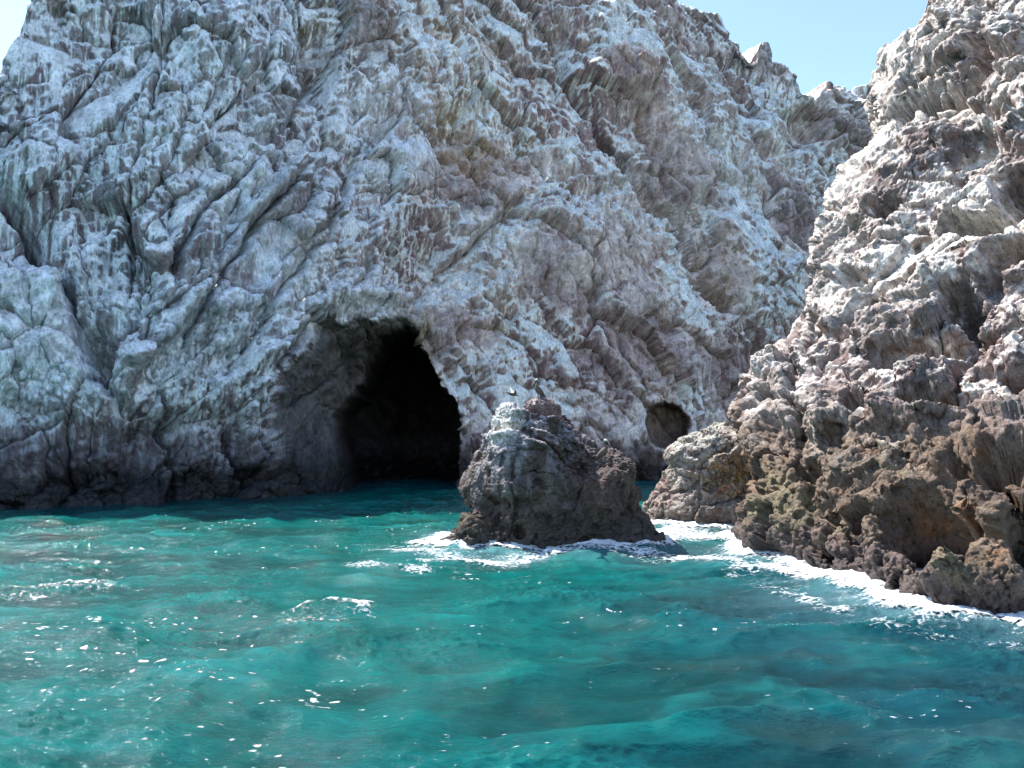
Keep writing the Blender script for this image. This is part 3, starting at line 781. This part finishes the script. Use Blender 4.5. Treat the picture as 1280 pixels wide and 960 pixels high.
def lobe_colour(X, X4, n4, u, v):
    up = n4[:, 2]; nb_, nm, nf = fbm(X, 2.5, 3, 311.0), fbm(X, .8, 4, 313.0), fbm(X4, .25, 3, 315.0)
    c = np.tile(C_(.27, .225, .19), (len(X), 1))
    c = lerp3(c, C_(.42, .40, .35), ss(.1, .7, up * .4 + .5 * nm + .3 * nf + .35 * ss(600, 550, v)) * .8)
    c = lerp3(c, C_(.22, .12, .10), ss(.1, .6, nb_ * .5 + fbm(X, .6, 3, 317.0)) * .6)
    c = lerp3(c, C_(.32, .18, .06), ell(u, v, 900, 590, 30, 24, 0, .6) * .8 * np.clip(.7 + nf + nm, 0, 1))
    Z = X4[:, 2]
    c = lerp3(c, C_(.11, .08, .065), ss(1.2, .3, Z + .4 * nm) * .85)
    wet = ss(.6, .15, Z + .2 * nm)
    return np.concatenate([np.clip(c, .012, .7), wet[:, None]], 1)
lobe, XL = stack_rock('sea_rock', [(812, 668), (814, 645), (822, 622), (836, 600), (842, 585), (838, 572), (843, 560), (856, 548), (874, 542)],
    [(965, 672), (960, 640), (955, 610), (950, 585), (945, 570), (940, 555), (930, 545), (915, 540), (905, 538)], 36.0, 2.6, M_RIGHT, 16.6, lobe_colour, nz=300, na=900, big=.55, scale=.9)
tag(lobe, 'low knobbly brown rock in the water left of the big rock', 'rock')

def dome_colour(base, pale, top=.5):
    def fn(X, X4, n4, u, v):
        nm, nf = fbm(X, .5, 4, 413.0), fbm(X4, .15, 3, 415.0)
        c = np.tile(C_(*base), (len(X), 1))
        c = lerp3(c, C_(*pale), ss(.1, .8, n4[:, 2] * top + .4 * nm + .4 * nf + .1))
        return np.concatenate([np.clip(c, .012, .7), np.zeros((len(X), 1))], 1)
    return fn
b1, _ = stack_rock('boulder', [(657, 526), (655, 514), (655, 507), (660, 501), (666, 498)], [(702, 526), (699, 514), (696, 507), (689, 502), (680, 498)], 29.3, .6, M_STACK, 22.2, dome_colour((.17, .10, .09), (.34, .30, .29), .4), nz=90, na=260, big=.13, scale=.35, second=.03)
tag(b1, 'reddish brown boulder perched on top of the sea stack', 'boulder')
_pd = float(cliff_depth(955.0, 78.0)) + 3.5
b2, _ = stack_rock('rock_pinnacle', [(946, 92), (946, 74), (948, 62), (952, 54)], [(967, 92), (965, 74), (964, 62), (960, 54)], _pd, .9, M_CLIFF, 27.2, dome_colour((.30, .27, .26), (.60, .60, .60), .5), nz=80, na=160, big=.25, scale=.9)
tag(b2, 'small upright rock pinnacle on the cliff skyline against blue sky', 'rock')
print('rocks', round(time.time() - T0, 1))

# ================================================================== SEA
WAVES = []
rw = np.random.RandomState(21)
for i in range(64):
    lam = .38 * (22 ** (rw.rand()))
    th = math.radians(-62) + rw.normal() * .75
    k = 2 * math.pi / lam
    amp = .0082 * lam ** .95 * (.6 + .8 * rw.rand())
    if lam > 3: amp *= .5
    WAVES.append((k * math.cos(th), k * math.sin(th), amp, rw.rand() * 6.283, .8))
def sea_disp(x, y):
    def fn(x, y):
        wx = x + .5 * np.sin(y * .31 + 1.1) + .3 * np.sin(x * .53 + y * .2); wy = y + .5 * np.sin(x * .27 + 2.0) + .25 * np.sin(x * .2 - y * .47)
        dx = np.zeros(x.shape, f32); dy = dx.copy(); dz = dx.copy()
        for kx, ky, a, p, q in WAVES:
            ph = kx * wx + ky * wy + p
            s, c = np.sin(ph), np.cos(ph); k = math.hypot(kx, ky)
            dz += a * c; dx -= q * a * kx / k * s; dy -= q * a * ky / k * s
        return dx, dy, dz
    return par(fn, x, y)

def near_rock_dist(x, y, fine=.22):
    """distance in metres to the nearest rock at the waterline"""
    pts = []
    for Xr in (XR, XS, XL, XC):
        m = (np.abs(Xr[:, 2]) < .12) & (Xr[:, 1] < 75) & (np.abs(Xr[:, 0]) < 40)
        q = Xr[m][:, :2]
        q = np.unique(np.round(q / .15).astype(np.int32), axis=0) * .15
        pts.append(q)
    allp = np.concatenate(pts); own = np.concatenate([np.full(len(p), i) for i, p in enumerate(pts)])
    kd = kdtree.KDTree(len(allp))
    for i, p in enumerate(allp): kd.insert((p[0], p[1], 0), i)
    kd.balance()
    gx = np.arange(-34, 30, .3); gy = np.arange(10, 76, .3)
    Dg = np.zeros((gy.size, gx.size), f32); Og = np.zeros((gy.size, gx.size), np.int32)
    for j, yy in enumerate(gy):
        for i, xx in enumerate(gx):
            co, ix, d = kd.find((xx, yy, 0)); Dg[j, i] = d; Og[j, i] = own[ix]
    def look(A, x, y):
        fx = np.clip((x - gx[0]) / .3, 0, gx.size - 1.001); fy = np.clip((y - gy[0]) / .3, 0, gy.size - 1.001)
        i, j = fx.astype(int), fy.astype(int); a, b = fx - i, fy - j
        return (A[j, i] * (1 - a) + A[j, i + 1] * a) * (1 - b) + (A[j + 1, i] * (1 - a) + A[j + 1, i + 1] * a) * b
    return (lambda x, y: look(Dg, x, y)), (lambda x, y: look((Og == 3).astype(f32), x, y))
DIST, ISCLIFF = near_rock_dist(0, 0)
print('dist', round(time.time() - T0, 1))

def sea_extra(x, y):
    """surge heaped against the rocks"""
    d = DIST(x, y).astype(f32); cl = ISCLIFF(x, y).astype(f32)
    Q = np.stack([x, y, np.zeros_like(x)], 1).astype(f32)
    n = fbm(Q, 1.6, 4, 5.0, ridge=True) * .5 + .5
    h = .22 * np.exp(-d / 1.0) * n * (1 - cl)
    # a small breaking crest left of the stack
    rg = 1 - np.abs(fbm(Q, .75, 3, 35.0, (1.5, .8, 1), .55)) * 1.6
    patch = .35 + .65 * ss(-.3, .5, perlin(Q, 5.0, 37.0) + .5 * perlin(Q, 1.8, 39.0))
    rg2 = 1 - np.abs(fbm(Q, .28, 2, 45.0, (1.5, .8, 1), .5)) * 1.6
    rg3 = perlin(Q, .11, 55.0, (1.4, .8, 1))
    p2 = ss(.05, .55, perlin(Q, 4.5, 57.0, (1.5, .8, 1)) + .5 * perlin(Q, 1.5, 59.0, (1.5, .8, 1)))
    h = h + (rg * .045 + rg2 * .020 + rg3 * .008) * patch + p2 * (rg2 * .050 + rg3 * .034 * ss(8, 18, y))
    for (ax, ay, bx_, by_, hh) in [(-4.6, 18.2, -3.2, 18.9, .17), (-13.5, 20.5, -10.5, 21.6, .12)]:
        ex, ey = bx_ - ax, by_ - ay; t = np.clip(((x - ax) * ex + (y - ay) * ey) / (ex * ex + ey * ey), 0, 1)
        dd = np.hypot(x - ax - t * ex, y - ay - t * ey)
        h = h + hh * np.exp(-(dd / .4) ** 2)
    return h, d, cl

def sea_material():
    m = N('turquoise_sea_water')
    geo = m.n('ShaderNodeNewGeometry')
    att = m.n('ShaderNodeAttribute', attribute_name='albedo')
    mp = m.n('ShaderNodeMapping'); m.l(geo.outputs['Position'], mp.inputs[0]); mp.inputs['Rotation'].default_value = (0, 0, .5); mp.inputs['Scale'].default_value = (1, 1.9, 1)
    n1 = m.n('ShaderNodeTexNoise', Scale=5.5, Detail=5.0, Roughness=.66, Distortion=.4); m.l(mp.outputs[0], n1.inputs['Vector'])
    n2 = m.n('ShaderNodeTexNoise', Scale=14.0, Detail=4.0, Roughness=.6, Distortion=.3); m.l(mp.outputs[0], n2.inputs['Vector'])
    h = m.math('ADD', n1.outputs[0], m.math('MULTIPLY', n2.outputs[0], .22))
    bp = m.n('ShaderNodeBump', Strength=1.0, Distance=.04); m.l(h, bp.inputs['Height'])
    bs = m.n('ShaderNodeBsdfPrincipled', Roughness=.055, IOR=1.333); bs.inputs['Specular IOR Level'].default_value = .24
    m.l(att.outputs['Color'], bs.inputs['Base Color']); m.l(bp.outputs[0], bs.inputs['Normal'])
    m.l(bs.outputs[0], m.out.inputs[0])
    return m.m

def build_sea():
    yf = [5.0]
    while yf[-1] < 92: yf.append(yf[-1] * 1.0033)
    yf = np.array(yf)
    far = 92 * 1.25 ** np.arange(1, 17); near = 5 - np.array([.3, .8, 1.6, 3, 5, 8, 13, 20, 35, 60, 120, 300, 900, 3000])[::-1]
    Yr = np.concatenate([near, yf, far])
    g = np.linspace(-1, 1, 1150); o_ = np.array([1.03, 1.08, 1.15, 1.3, 1.6, 2.2, 3.5, 7, 15, 40, 100])
    g = np.concatenate([-o_[::-1], g, o_])
    wdt = np.clip(.72 * Yr + 2, 6, 64)
    Xg = wdt[:, None] * g[None]; Yg = np.broadcast_to(Yr[:, None], Xg.shape)
    x, y = Xg.ravel().astype(f32), Yg.ravel().astype(f32)
    dx, dy, dz = sea_disp(x, y)
    fall = ss(160, 70, np.hypot(x, y))
    Q = np.stack([x, y, np.zeros_like(x)], 1)
    gust = np.clip(.85 + .6 * perlin(Q, 6, 3.0), .35, 1.5) * fall
    ex, d, cl = sea_extra(x, y)
    calm = 1 - .55 * ss(6, 0, d) * np.maximum(cl, .75)
    P = np.stack([x + dx * gust * calm, y + dy * gust * calm, dz * gust * calm + ex * fall], 1)
    # body colour of the water: turquoise over sand, bluer and deeper towards the right rock
    t1 = ss(-2, 9, x + .9 * (20 - y) * .35 + 2.5 * perlin(Q, 7, 8.0))
    c = np.tile(C_(.001, .084, .074), (x.size, 1))
    c = lerp3(c, C_(.001, .034, .052), t1 * .85)
    n = fbm(Q, 4.0, 4, 12.0, (1.6, .8, 1))
    c = lerp3(c, c * .5, ss(.0, .7, n - dz * 3.0) * .85)  # patchy tone, plus the shade of wave troughs painted in
    c = lerp3(c, C_(.003, .118, .108), ss(.15, .8, fbm(Q, 2.4, 4, 14.0, (1.8, .8, 1)) + dz * 4.0) * .7 * (1 - .6 * t1))  # lighter patches, plus the light on wave crests painted in
    c = lerp3(c, C_(.04, .060, .05), ss(.25, .8, fbm(Q, 3.0, 4, 16.0, (1.5, .7, 1))) * .28 * t1)   # weedy streaks
    # milky aerated water round the foam
    milky = np.exp(-d / 1.6) * (1 - cl)
    c = lerp3(c, C_(.15, .30, .33), np.clip(milky * .55 * (.6 + n), 0, 1))
    # the cliff's shadow on the water, painted as a dark strip at its foot
    foot_shadow = ss(4.5, 1.0, d + n * 1.5) * cl
    c = lerp3(c, C_(.004, .03, .04), foot_shadow * .8)
    c = lerp3(c, C_(.003, .055, .07), ss(57, 66, y) * .7)  # bluer, duller water far off
    mic = fbm(Q, .9, 4, 91.0, (1.9, .7, 1), .65)
    c = c * (1 + .30 * np.clip(mic, -1, 1))[:, None]      # fine streaks of lighter and darker tone
    rgba = np.concatenate([c, np.ones((x.size, 1))], 1)
    o = mesh_grid('sea', P.reshape(*Xg.shape, 3), sea_material(), rgba)
    tag(o, 'choppy turquoise sea water sparkling in front of the cliff', 'sea', kind='structure')
build_sea()
print('sea', round(time.time() - T0, 1))

# ------------------------------------------------------------------ foam: froth lying on the water, lace-like edges, and flecks in place of sun glints
def foam_material():
    m = N('white_foam_and_glints')
    geo = m.n('ShaderNodeNewGeometry'); att = m.n('ShaderNodeAttribute', attribute_name='cover')
    mp = m.n('ShaderNodeMapping'); m.l(geo.outputs['Position'], mp.inputs[0]); mp.inputs['Scale'].default_value = (1, 1.5, 1); mp.inputs['Rotation'].default_value = (0, 0, .35)
    v = m.n('ShaderNodeTexVoronoi', Scale=3.3, feature='DISTANCE_TO_EDGE')
    nw = m.n('ShaderNodeTexNoise', Scale=2.2, Detail=5.0, Roughness=.6)
    m.l(mp.outputs[0], nw.inputs['Vector'])
    vm = m.n('ShaderNodeVectorMath', operation='MULTIPLY_ADD'); m.l(nw.outputs['Color'], vm.inputs[0]); vm.inputs[1].default_value = (.9, .9, .9); m.l(mp.outputs[0], vm.inputs[2])
    m.l(vm.outputs[0], v.inputs['Vector'])
    n3 = m.n('ShaderNodeTexNoise', Scale=9.0, Detail=5.0, Roughness=.7); m.l(mp.outputs[0], n3.inputs['Vector'])
    lace = m.math('SUBTRACT', .55, m.math('MULTIPLY', v.outputs['Distance'], 2.6))
    s = m.math('ADD', m.math('MULTIPLY', att.outputs['Fac'], .85), m.math('MULTIPLY', lace, .6))
    s = m.math('ADD', s, m.math('MULTIPLY', m.math('SUBTRACT', n3.outputs[0], .5), 1.3))
    a = m.ramp(s, [(.50, 0.0), (1.05, .95)])
    bs = m.n('ShaderNodeBsdfPrincipled', Roughness=.75); bs.inputs['Base Color'].default_value = (.80, .84, .85, 1)
    bp = m.n('ShaderNodeBump', Strength=.8, Distance=.05); m.l(n3.outputs[0], bp.inputs['Height']); m.l(bp.outputs[0], bs.inputs['Normal'])
    tr = m.n('ShaderNodeBsdfTransparent'); mx = m.n('ShaderNodeMixShader')
    m.l(a, mx.inputs[0]); m.l(tr.outputs[0], mx.inputs[1]); m.l(bs.outputs[0], mx.inputs[2]); m.l(mx.outputs[0], m.out.inputs[0])
    return m.m

def build_foam():
    gx = np.arange(-18, 16, .042); gy = 6.5 * 1.003 ** np.arange(0, 640)
    gy = gy[gy < 42]
    Xg, Yg = np.meshgrid(gx, gy); x, y = Xg.ravel().astype(f32), Yg.ravel().astype(f32)
    dx, dy, dz = sea_disp(x, y)
    Q = np.stack([x, y, np.zeros_like(x)], 1)
    gust = np.clip(.85 + .6 * perlin(Q, 6, 3.0), .35, 1.5)
    ex, d, cl = sea_extra(x, y)
    calm = 1 - .55 * ss(6, 0, d) * np.maximum(cl, .75)
    n1 = fbm(Q, 3.0, 4, 31.0, (1.6, .8, 1)); n2 = fbm(Q, .8, 4, 33.0, (1.7, .8, 1), .6)
    cov = np.zeros(x.size, f32)
    notc = 1 - cl
    cov += notc * np.exp(-(d / (.42 + .3 * n1)) ** 2) * .95           # wash hugging the rock
    cov += notc * .42 * np.exp(-d / 1.1)
    def line(pts, w, amp):
        nonlocal cov
        dd, sd, al = polydist(x + n1 * .5, y + n2 * .3, pts)
        cov = np.maximum(cov, amp * np.exp(-(dd / w) ** 2) * (ss(0, .15, al) * ss(1, .85, al) * .8 + .2))
    def wl(*pp): return [(float(ray(px, 600)[0] * (4000 / (py - 545.))), 4000 / (py - 545.)) for px, py in pp]
    line(wl((925, 702), (990, 718), (1060, 738), (1130, 756), (1200, 774), (1290, 784)), .36, .85)
    line(wl((930, 720), (1010, 752), (1100, 785), (1200, 800), (1290, 808)), .4, .40)
    line(wl((450, 680), (520, 690), (560, 700), (620, 700), (700, 692), (790, 690), (880, 700)), .9, .6)
    line(wl((515, 682), (548, 678), (560, 688)), .5, 1.0)
    line(wl((640, 690), (700, 684), (760, 690), (850, 696)), .5, .75)
    line(wl((830, 652), (860, 672), (915, 680)), 1.5, .8)
    line(wl((830, 690), (900, 700), (960, 722)), .8, .6)
    line(wl((440, 700), (480, 712), (560, 715)), .6, .5)
    line([(-4.7, 18.1), (-4.2, 18.5), (-3.1, 18.9)], .22, .75)
    line([(-13.6, 20.4), (-12, 21.0), (-10.4, 21.7)], .18, .6)
    line([(-12.8, 17.6), (-11.6, 17.2)], .15, .5)
    line([(-5.2, 17.6), (-4.2, 18.1), (-2.8, 18.4)], .7, .34)
    line([(-14.0, 20.0), (-12, 20.6), (-10.0, 21.2)], .6, .36)
    cov = cov + .35 * n2 * ss(0, .3, cov) + .12 * n1 * ss(0, .3, cov)
    pm = ss(.10, .75, perlin(Q, 4.0, 71.0, (1.6, .7, 1)) + .6 * perlin(Q, 1.3, 73.0, (1.6, .7, 1)) + .15 * ss(2, -6, x) + .2)
    crest = ss(.45, .95, 1 - 1.5 * np.abs(perlin(Q, 2.4, 79.0, (1.9, .7, 1)) + .35 * perlin(Q, .7, 80.0, (1.6, .8, 1))))
    pm = np.clip(pm * (.35 + .9 * crest) + .35 * ss(-5, -9, x) * ss(24, 18, y) * ss(12, 15, y) * crest, 0, 1.2)
    fl = perlin(Q, .085, 75.0, (1.9, .9, 1)) + .45 * perlin(Q, .42, 77.0, (1.8, .7, 1))
    for (cx_, cy_, rx_, ry_) in [(.6, 16.5, 2.2, 1.6), (3.0, 13.0, 1.8, 1.4), (5.2, 11.0, 1.6, 1.2), (-.4, 10.2, 1.2, .8), (4.6, 16.8, 1.6, 1.2), (-9.5, 17.5, 3.0, 1.6)]:
        pm = np.maximum(pm, .8 * ell(x + n1, y + n1, cx_, cy_, rx_, ry_, 0, .6) * (.4 + .8 * crest))
    glint_fleck = ss(.42, .72, fl) * pm * ss(.5, 2.5, d)  # froth flecks, clustered to stand in for sun glints
    cov = np.maximum(cov, glint_fleck * .95)
    thick = .012 + .10 * ss(.1, .5, cov - glint_fleck) * np.clip(cov, 0, 1) * (.6 + .5 * np.abs(n2))
    P = np.stack([x + dx * gust * calm, y + dy * gust * calm, dz * gust * calm + ex + thick], 1)
    m = (cov > .16).reshape(Xg.shape)
    nr, nc = Xg.shape; idx = np.arange(nr * nc, dtype=np.int32).reshape(nr, nc)
    fm = m[:-1, :-1] | m[1:, :-1] | m[:-1, 1:] | m[1:, 1:]
    q = np.stack([idx[:-1, :-1][fm], idx[:-1, 1:][fm], idx[1:, 1:][fm], idx[1:, :-1][fm]], 1)
    used = np.unique(q); remap = np.zeros(nr * nc, np.int32); remap[used] = np.arange(used.size)
    o = mesh_quads('sea_foam_and_glints', P[used], remap[q], foam_material(), extra={'cover': np.clip(cov, 0, 1.2)[used]})
    tag(o, 'white churned foam washing round the foot of the rocks, with flecks imitating sun glints', 'foam', kind='stuff')
build_foam()
print('foam', round(time.time() - T0, 1))

# ================================================================== BIRDS
M_BROWN = plain('brown_feathers', (.10, .075, .06), .8, 30)
M_HEAD = plain('pale_head_feathers', (.72, .69, .60), .8, 30, .1)
M_BILL = plain('horn_coloured_bill', (.30, .26, .20), .5, 30)
def tube(name, pts, rad, mat, parent, flat=1.0, seg=14, up=(0, 0, 1)):
    """one smooth tapering skin swept along a spine"""
    pts = np.array(pts, float); rad = np.array(rad, float)
    tt = np.linspace(0, len(pts) - 1, (len(pts) - 1) * 6 + 1)
    def cr(A):
        o_ = []
        for t in tt:
            i = min(int(t), len(A) - 2); f = t - i
            p0, p1, p2, p3 = A[max(i - 1, 0)], A[i], A[i + 1], A[min(i + 2, len(A) - 1)]
            o_.append(.5 * ((2 * p1) + (-p0 + p2) * f + (2 * p0 - 5 * p1 + 4 * p2 - p3) * f * f + (-p0 + 3 * p1 - 3 * p2 + p3) * f ** 3))
        return np.array(o_)
    C, Rd = cr(pts), np.maximum(cr(rad), .001)
    Tn = np.gradient(C, axis=0); Tn /= np.linalg.norm(Tn, axis=1)[:, None]
    side = np.cross(Tn, np.array(up, float)); side /= np.linalg.norm(side, axis=1)[:, None] + 1e-9
    upv = np.cross(side, Tn)
    th = np.linspace(0, 2 * np.pi, seg, endpoint=False)
    V = C[:, None] + Rd[:, None, None] * (np.cos(th)[None, :, None] * side[:, None] + flat * np.sin(th)[None, :, None] * upv[:, None])
    V = np.concatenate([C[:1, None].repeat(seg, 1), V, C[-1:, None].repeat(seg, 1)], 0)
    return mesh_grid(name, V, mat, closed=True, parent=parent)

def perched(loc, rz, label, s=1.0):
    r = bpy.data.objects.new('pelican', None); col.objects.link(r)
    r.location = loc; r.rotation_euler = (0, 0, rz); r.scale = (s, s, s)
    tag(r, label, 'bird', 'brown pelicans resting on the sea stack')
    # faces +x: upright body, tail low behind, folded neck, bill laid down on the breast
    tube('body', [(-.30, 0, .10), (-.20, 0, .17), (-.06, 0, .30), (.05, 0, .44), (.09, 0, .55), (.05, 0, .64), (.05, 0, .73), (.09, 0, .79)], [.02, .07, .135, .125, .07, .042, .036, .04], M_BROWN, r, up=(0, 1, 0))
    for sgn in (-1, 1):
        tube('wing', [(.06, .10 * sgn, .47), (-.03, .135 * sgn, .34), (-.17, .11 * sgn, .20), (-.33, .04 * sgn, .09)], [.03, .085, .06, .012], M_BROWN, r, flat=.35, up=(0, 1, 0))
        leg = tube('leg', [(.0, .06 * sgn, .22), (.01, .06 * sgn, .10), (.0, .06 * sgn, .0)], [.03, .016, .014], M_BILL, r, up=(0, 1, 0))
        tube('foot', [(-.02, .06 * sgn, .01), (.06, .065 * sgn, .01), (.11, .07 * sgn, .006)], [.012, .04, .03], M_BILL, leg, flat=.2)
    h = tube('head', [(.035, 0, .78), (.07, 0, .815), (.12, 0, .815), (.17, 0, .795)], [.03, .052, .045, .02], M_HEAD, r, up=(0, 1, 0))
    tube('bill', [(.15, 0, .80), (.21, 0, .72), (.25, 0, .62), (.27, 0, .54)], [.024, .026, .02, .006], M_BILL, h, flat=.7, up=(0, 1, 0))
    return r

# find where a perch point stands: highest stack surface under (x, y)
def ground_z(Xp, x, y, r=.12):
    m = (np.abs(Xp[:, 0] - x) < r) & (np.abs(Xp[:, 1] - y) < r)
    return float(Xp[m][:, 2].max()) if m.any() else 0.0
def ledge(px, py, Xp, dmin=20, dmax=40):
    """front-most surface point seen at that place of the rock"""
    uu = 640 + Xp[:, 0] / Xp[:, 1] * FPX; vv = 545 - (Xp[:, 2] - CAM_H) / Xp[:, 1] * FPX
    m = (np.abs(uu - px) < 2.5) & (np.abs(vv - py) < 3)
    q = Xp[m]; return q[np.argmin(q[:, 1])] if len(q) else np.array([(px - 640) / FPX * 29, 29, CAM_H - (py - 545) / FPX * 29])
def shelf(name, p, mat):
    pass
XB = np.array([v.co[:] for v in b1.data.vertices])
top = XB[np.argmax(XB[:, 2])]
tx = 0.86
mm = (np.abs(XB[:, 0] - tx) < .12)
pz = XB[mm][np.argmax(XB[mm][:, 2])] if mm.any() else top
perched((float(pz[0]), float(pz[1]), float(pz[2]) - .09), math.radians(200), 'pelican with pale upright head standing on the reddish boulder', .85)
lp = ledge(755, 573, XS)
perched((float(lp[0]), float(lp[1]) - .02, float(lp[2]) - .03), math.radians(-20), 'pelican with white head perched on right slope of the sea stack', .95)

def flying(loc, rz, label, s=1.0):
    r = bpy.data.objects.new('seabird', None); col.objects.link(r)
    r.location = loc; r.rotation_euler = (math.radians(12), math.radians(18), rz); r.scale = (s,) * 3
    tag(r, label, 'bird')
    tube('body', [(-.38, 0, 0), (-.26, 0, 0), (-.08, 0, 0), (.10, 0, .01), (.22, 0, .03), (.30, 0, .04), (.36, 0, .035)], [.03, .035, .085, .08, .045, .042, .01], M_BROWN, r, up=(0, 1, 0))
    tube('bill', [(.34, 0, .038), (.42, 0, .025), (.50, 0, .012)], [.018, .013, .004], M_BILL, r, up=(0, 1, 0))
    for sgn in (-1, 1):
        tube('wing', [(.04, .04 * sgn, .03), (.07, .28 * sgn, .11), (.02, .55 * sgn, .20), (-.10, .85 * sgn, .36)], [.11, .105, .075, .01], M_HEAD if sgn > 0 else M_BROWN, r, flat=.10)
    return r
p = at(640, 493, 28.0)
flying(tuple(map(float, p)), math.radians(15), 'seabird gliding past just above white crown of the sea stack', .62)

# ================================================================== LIGHT, SKY, CAMERA
AZ, EL = math.radians(-52), math.radians(56)          # azimuth from +Y, negative is to the left
sdir = Vector((math.sin(AZ) * math.cos(EL), math.cos(AZ) * math.cos(EL), math.sin(EL)))
world = bpy.data.worlds.new('World'); scene.world = world; world.use_nodes = True
wt = world.node_tree; bg = wt.nodes['Background']
sky = wt.nodes.new('ShaderNodeTexSky'); sky.sky_type = 'NISHITA'; sky.sun_disc = False
sky.sun_elevation = EL; sky.sun_rotation = AZ; sky.altitude = 0; sky.air_density = 1.0; sky.dust_density = .3; sky.ozone_density = 1.3
wt.links.new(sky.outputs[0], bg.inputs[0]); bg.inputs[1].default_value = .13
sun = bpy.data.lights.new('sun', 'SUN'); sun.energy = 4.1; sun.angle = math.radians(.5); sun.color = (1.0, .96, .90)
so = bpy.data.objects.new('sun', sun); col.objects.link(so); so.rotation_euler = sdir.to_track_quat('Z', 'Y').to_euler()

cam = bpy.data.cameras.new('camera'); co = bpy.data.objects.new('camera', cam); col.objects.link(co)
co.location = (0, 0, CAM_H); co.rotation_euler = (math.pi / 2 + PITCH, 0, 0)
cam.sensor_width = 36; cam.lens = 36 * FPX / 1280; cam.clip_end = 20000; cam.clip_start = .05
scene.camera = co
vs = scene.view_settings; vs.view_transform = 'Standard'; vs.look = 'None'; vs.exposure = 1.35; vs.gamma = 1; vs.use_curve_mapping = False
scene.render.engine = 'CYCLES'
cy = scene.cycles; cy.max_bounces = 5; cy.diffuse_bounces = 3; cy.glossy_bounces = 3; cy.transparent_max_bounces = 8; cy.sample_clamp_indirect = 4
cy.use_denoising = True
try: cy.denoiser = 'OPENIMAGEDENOISE'
except Exception: pass
cy.caustics_reflective = False; cy.caustics_refractive = False
print('done', round(time.time() - T0, 1))
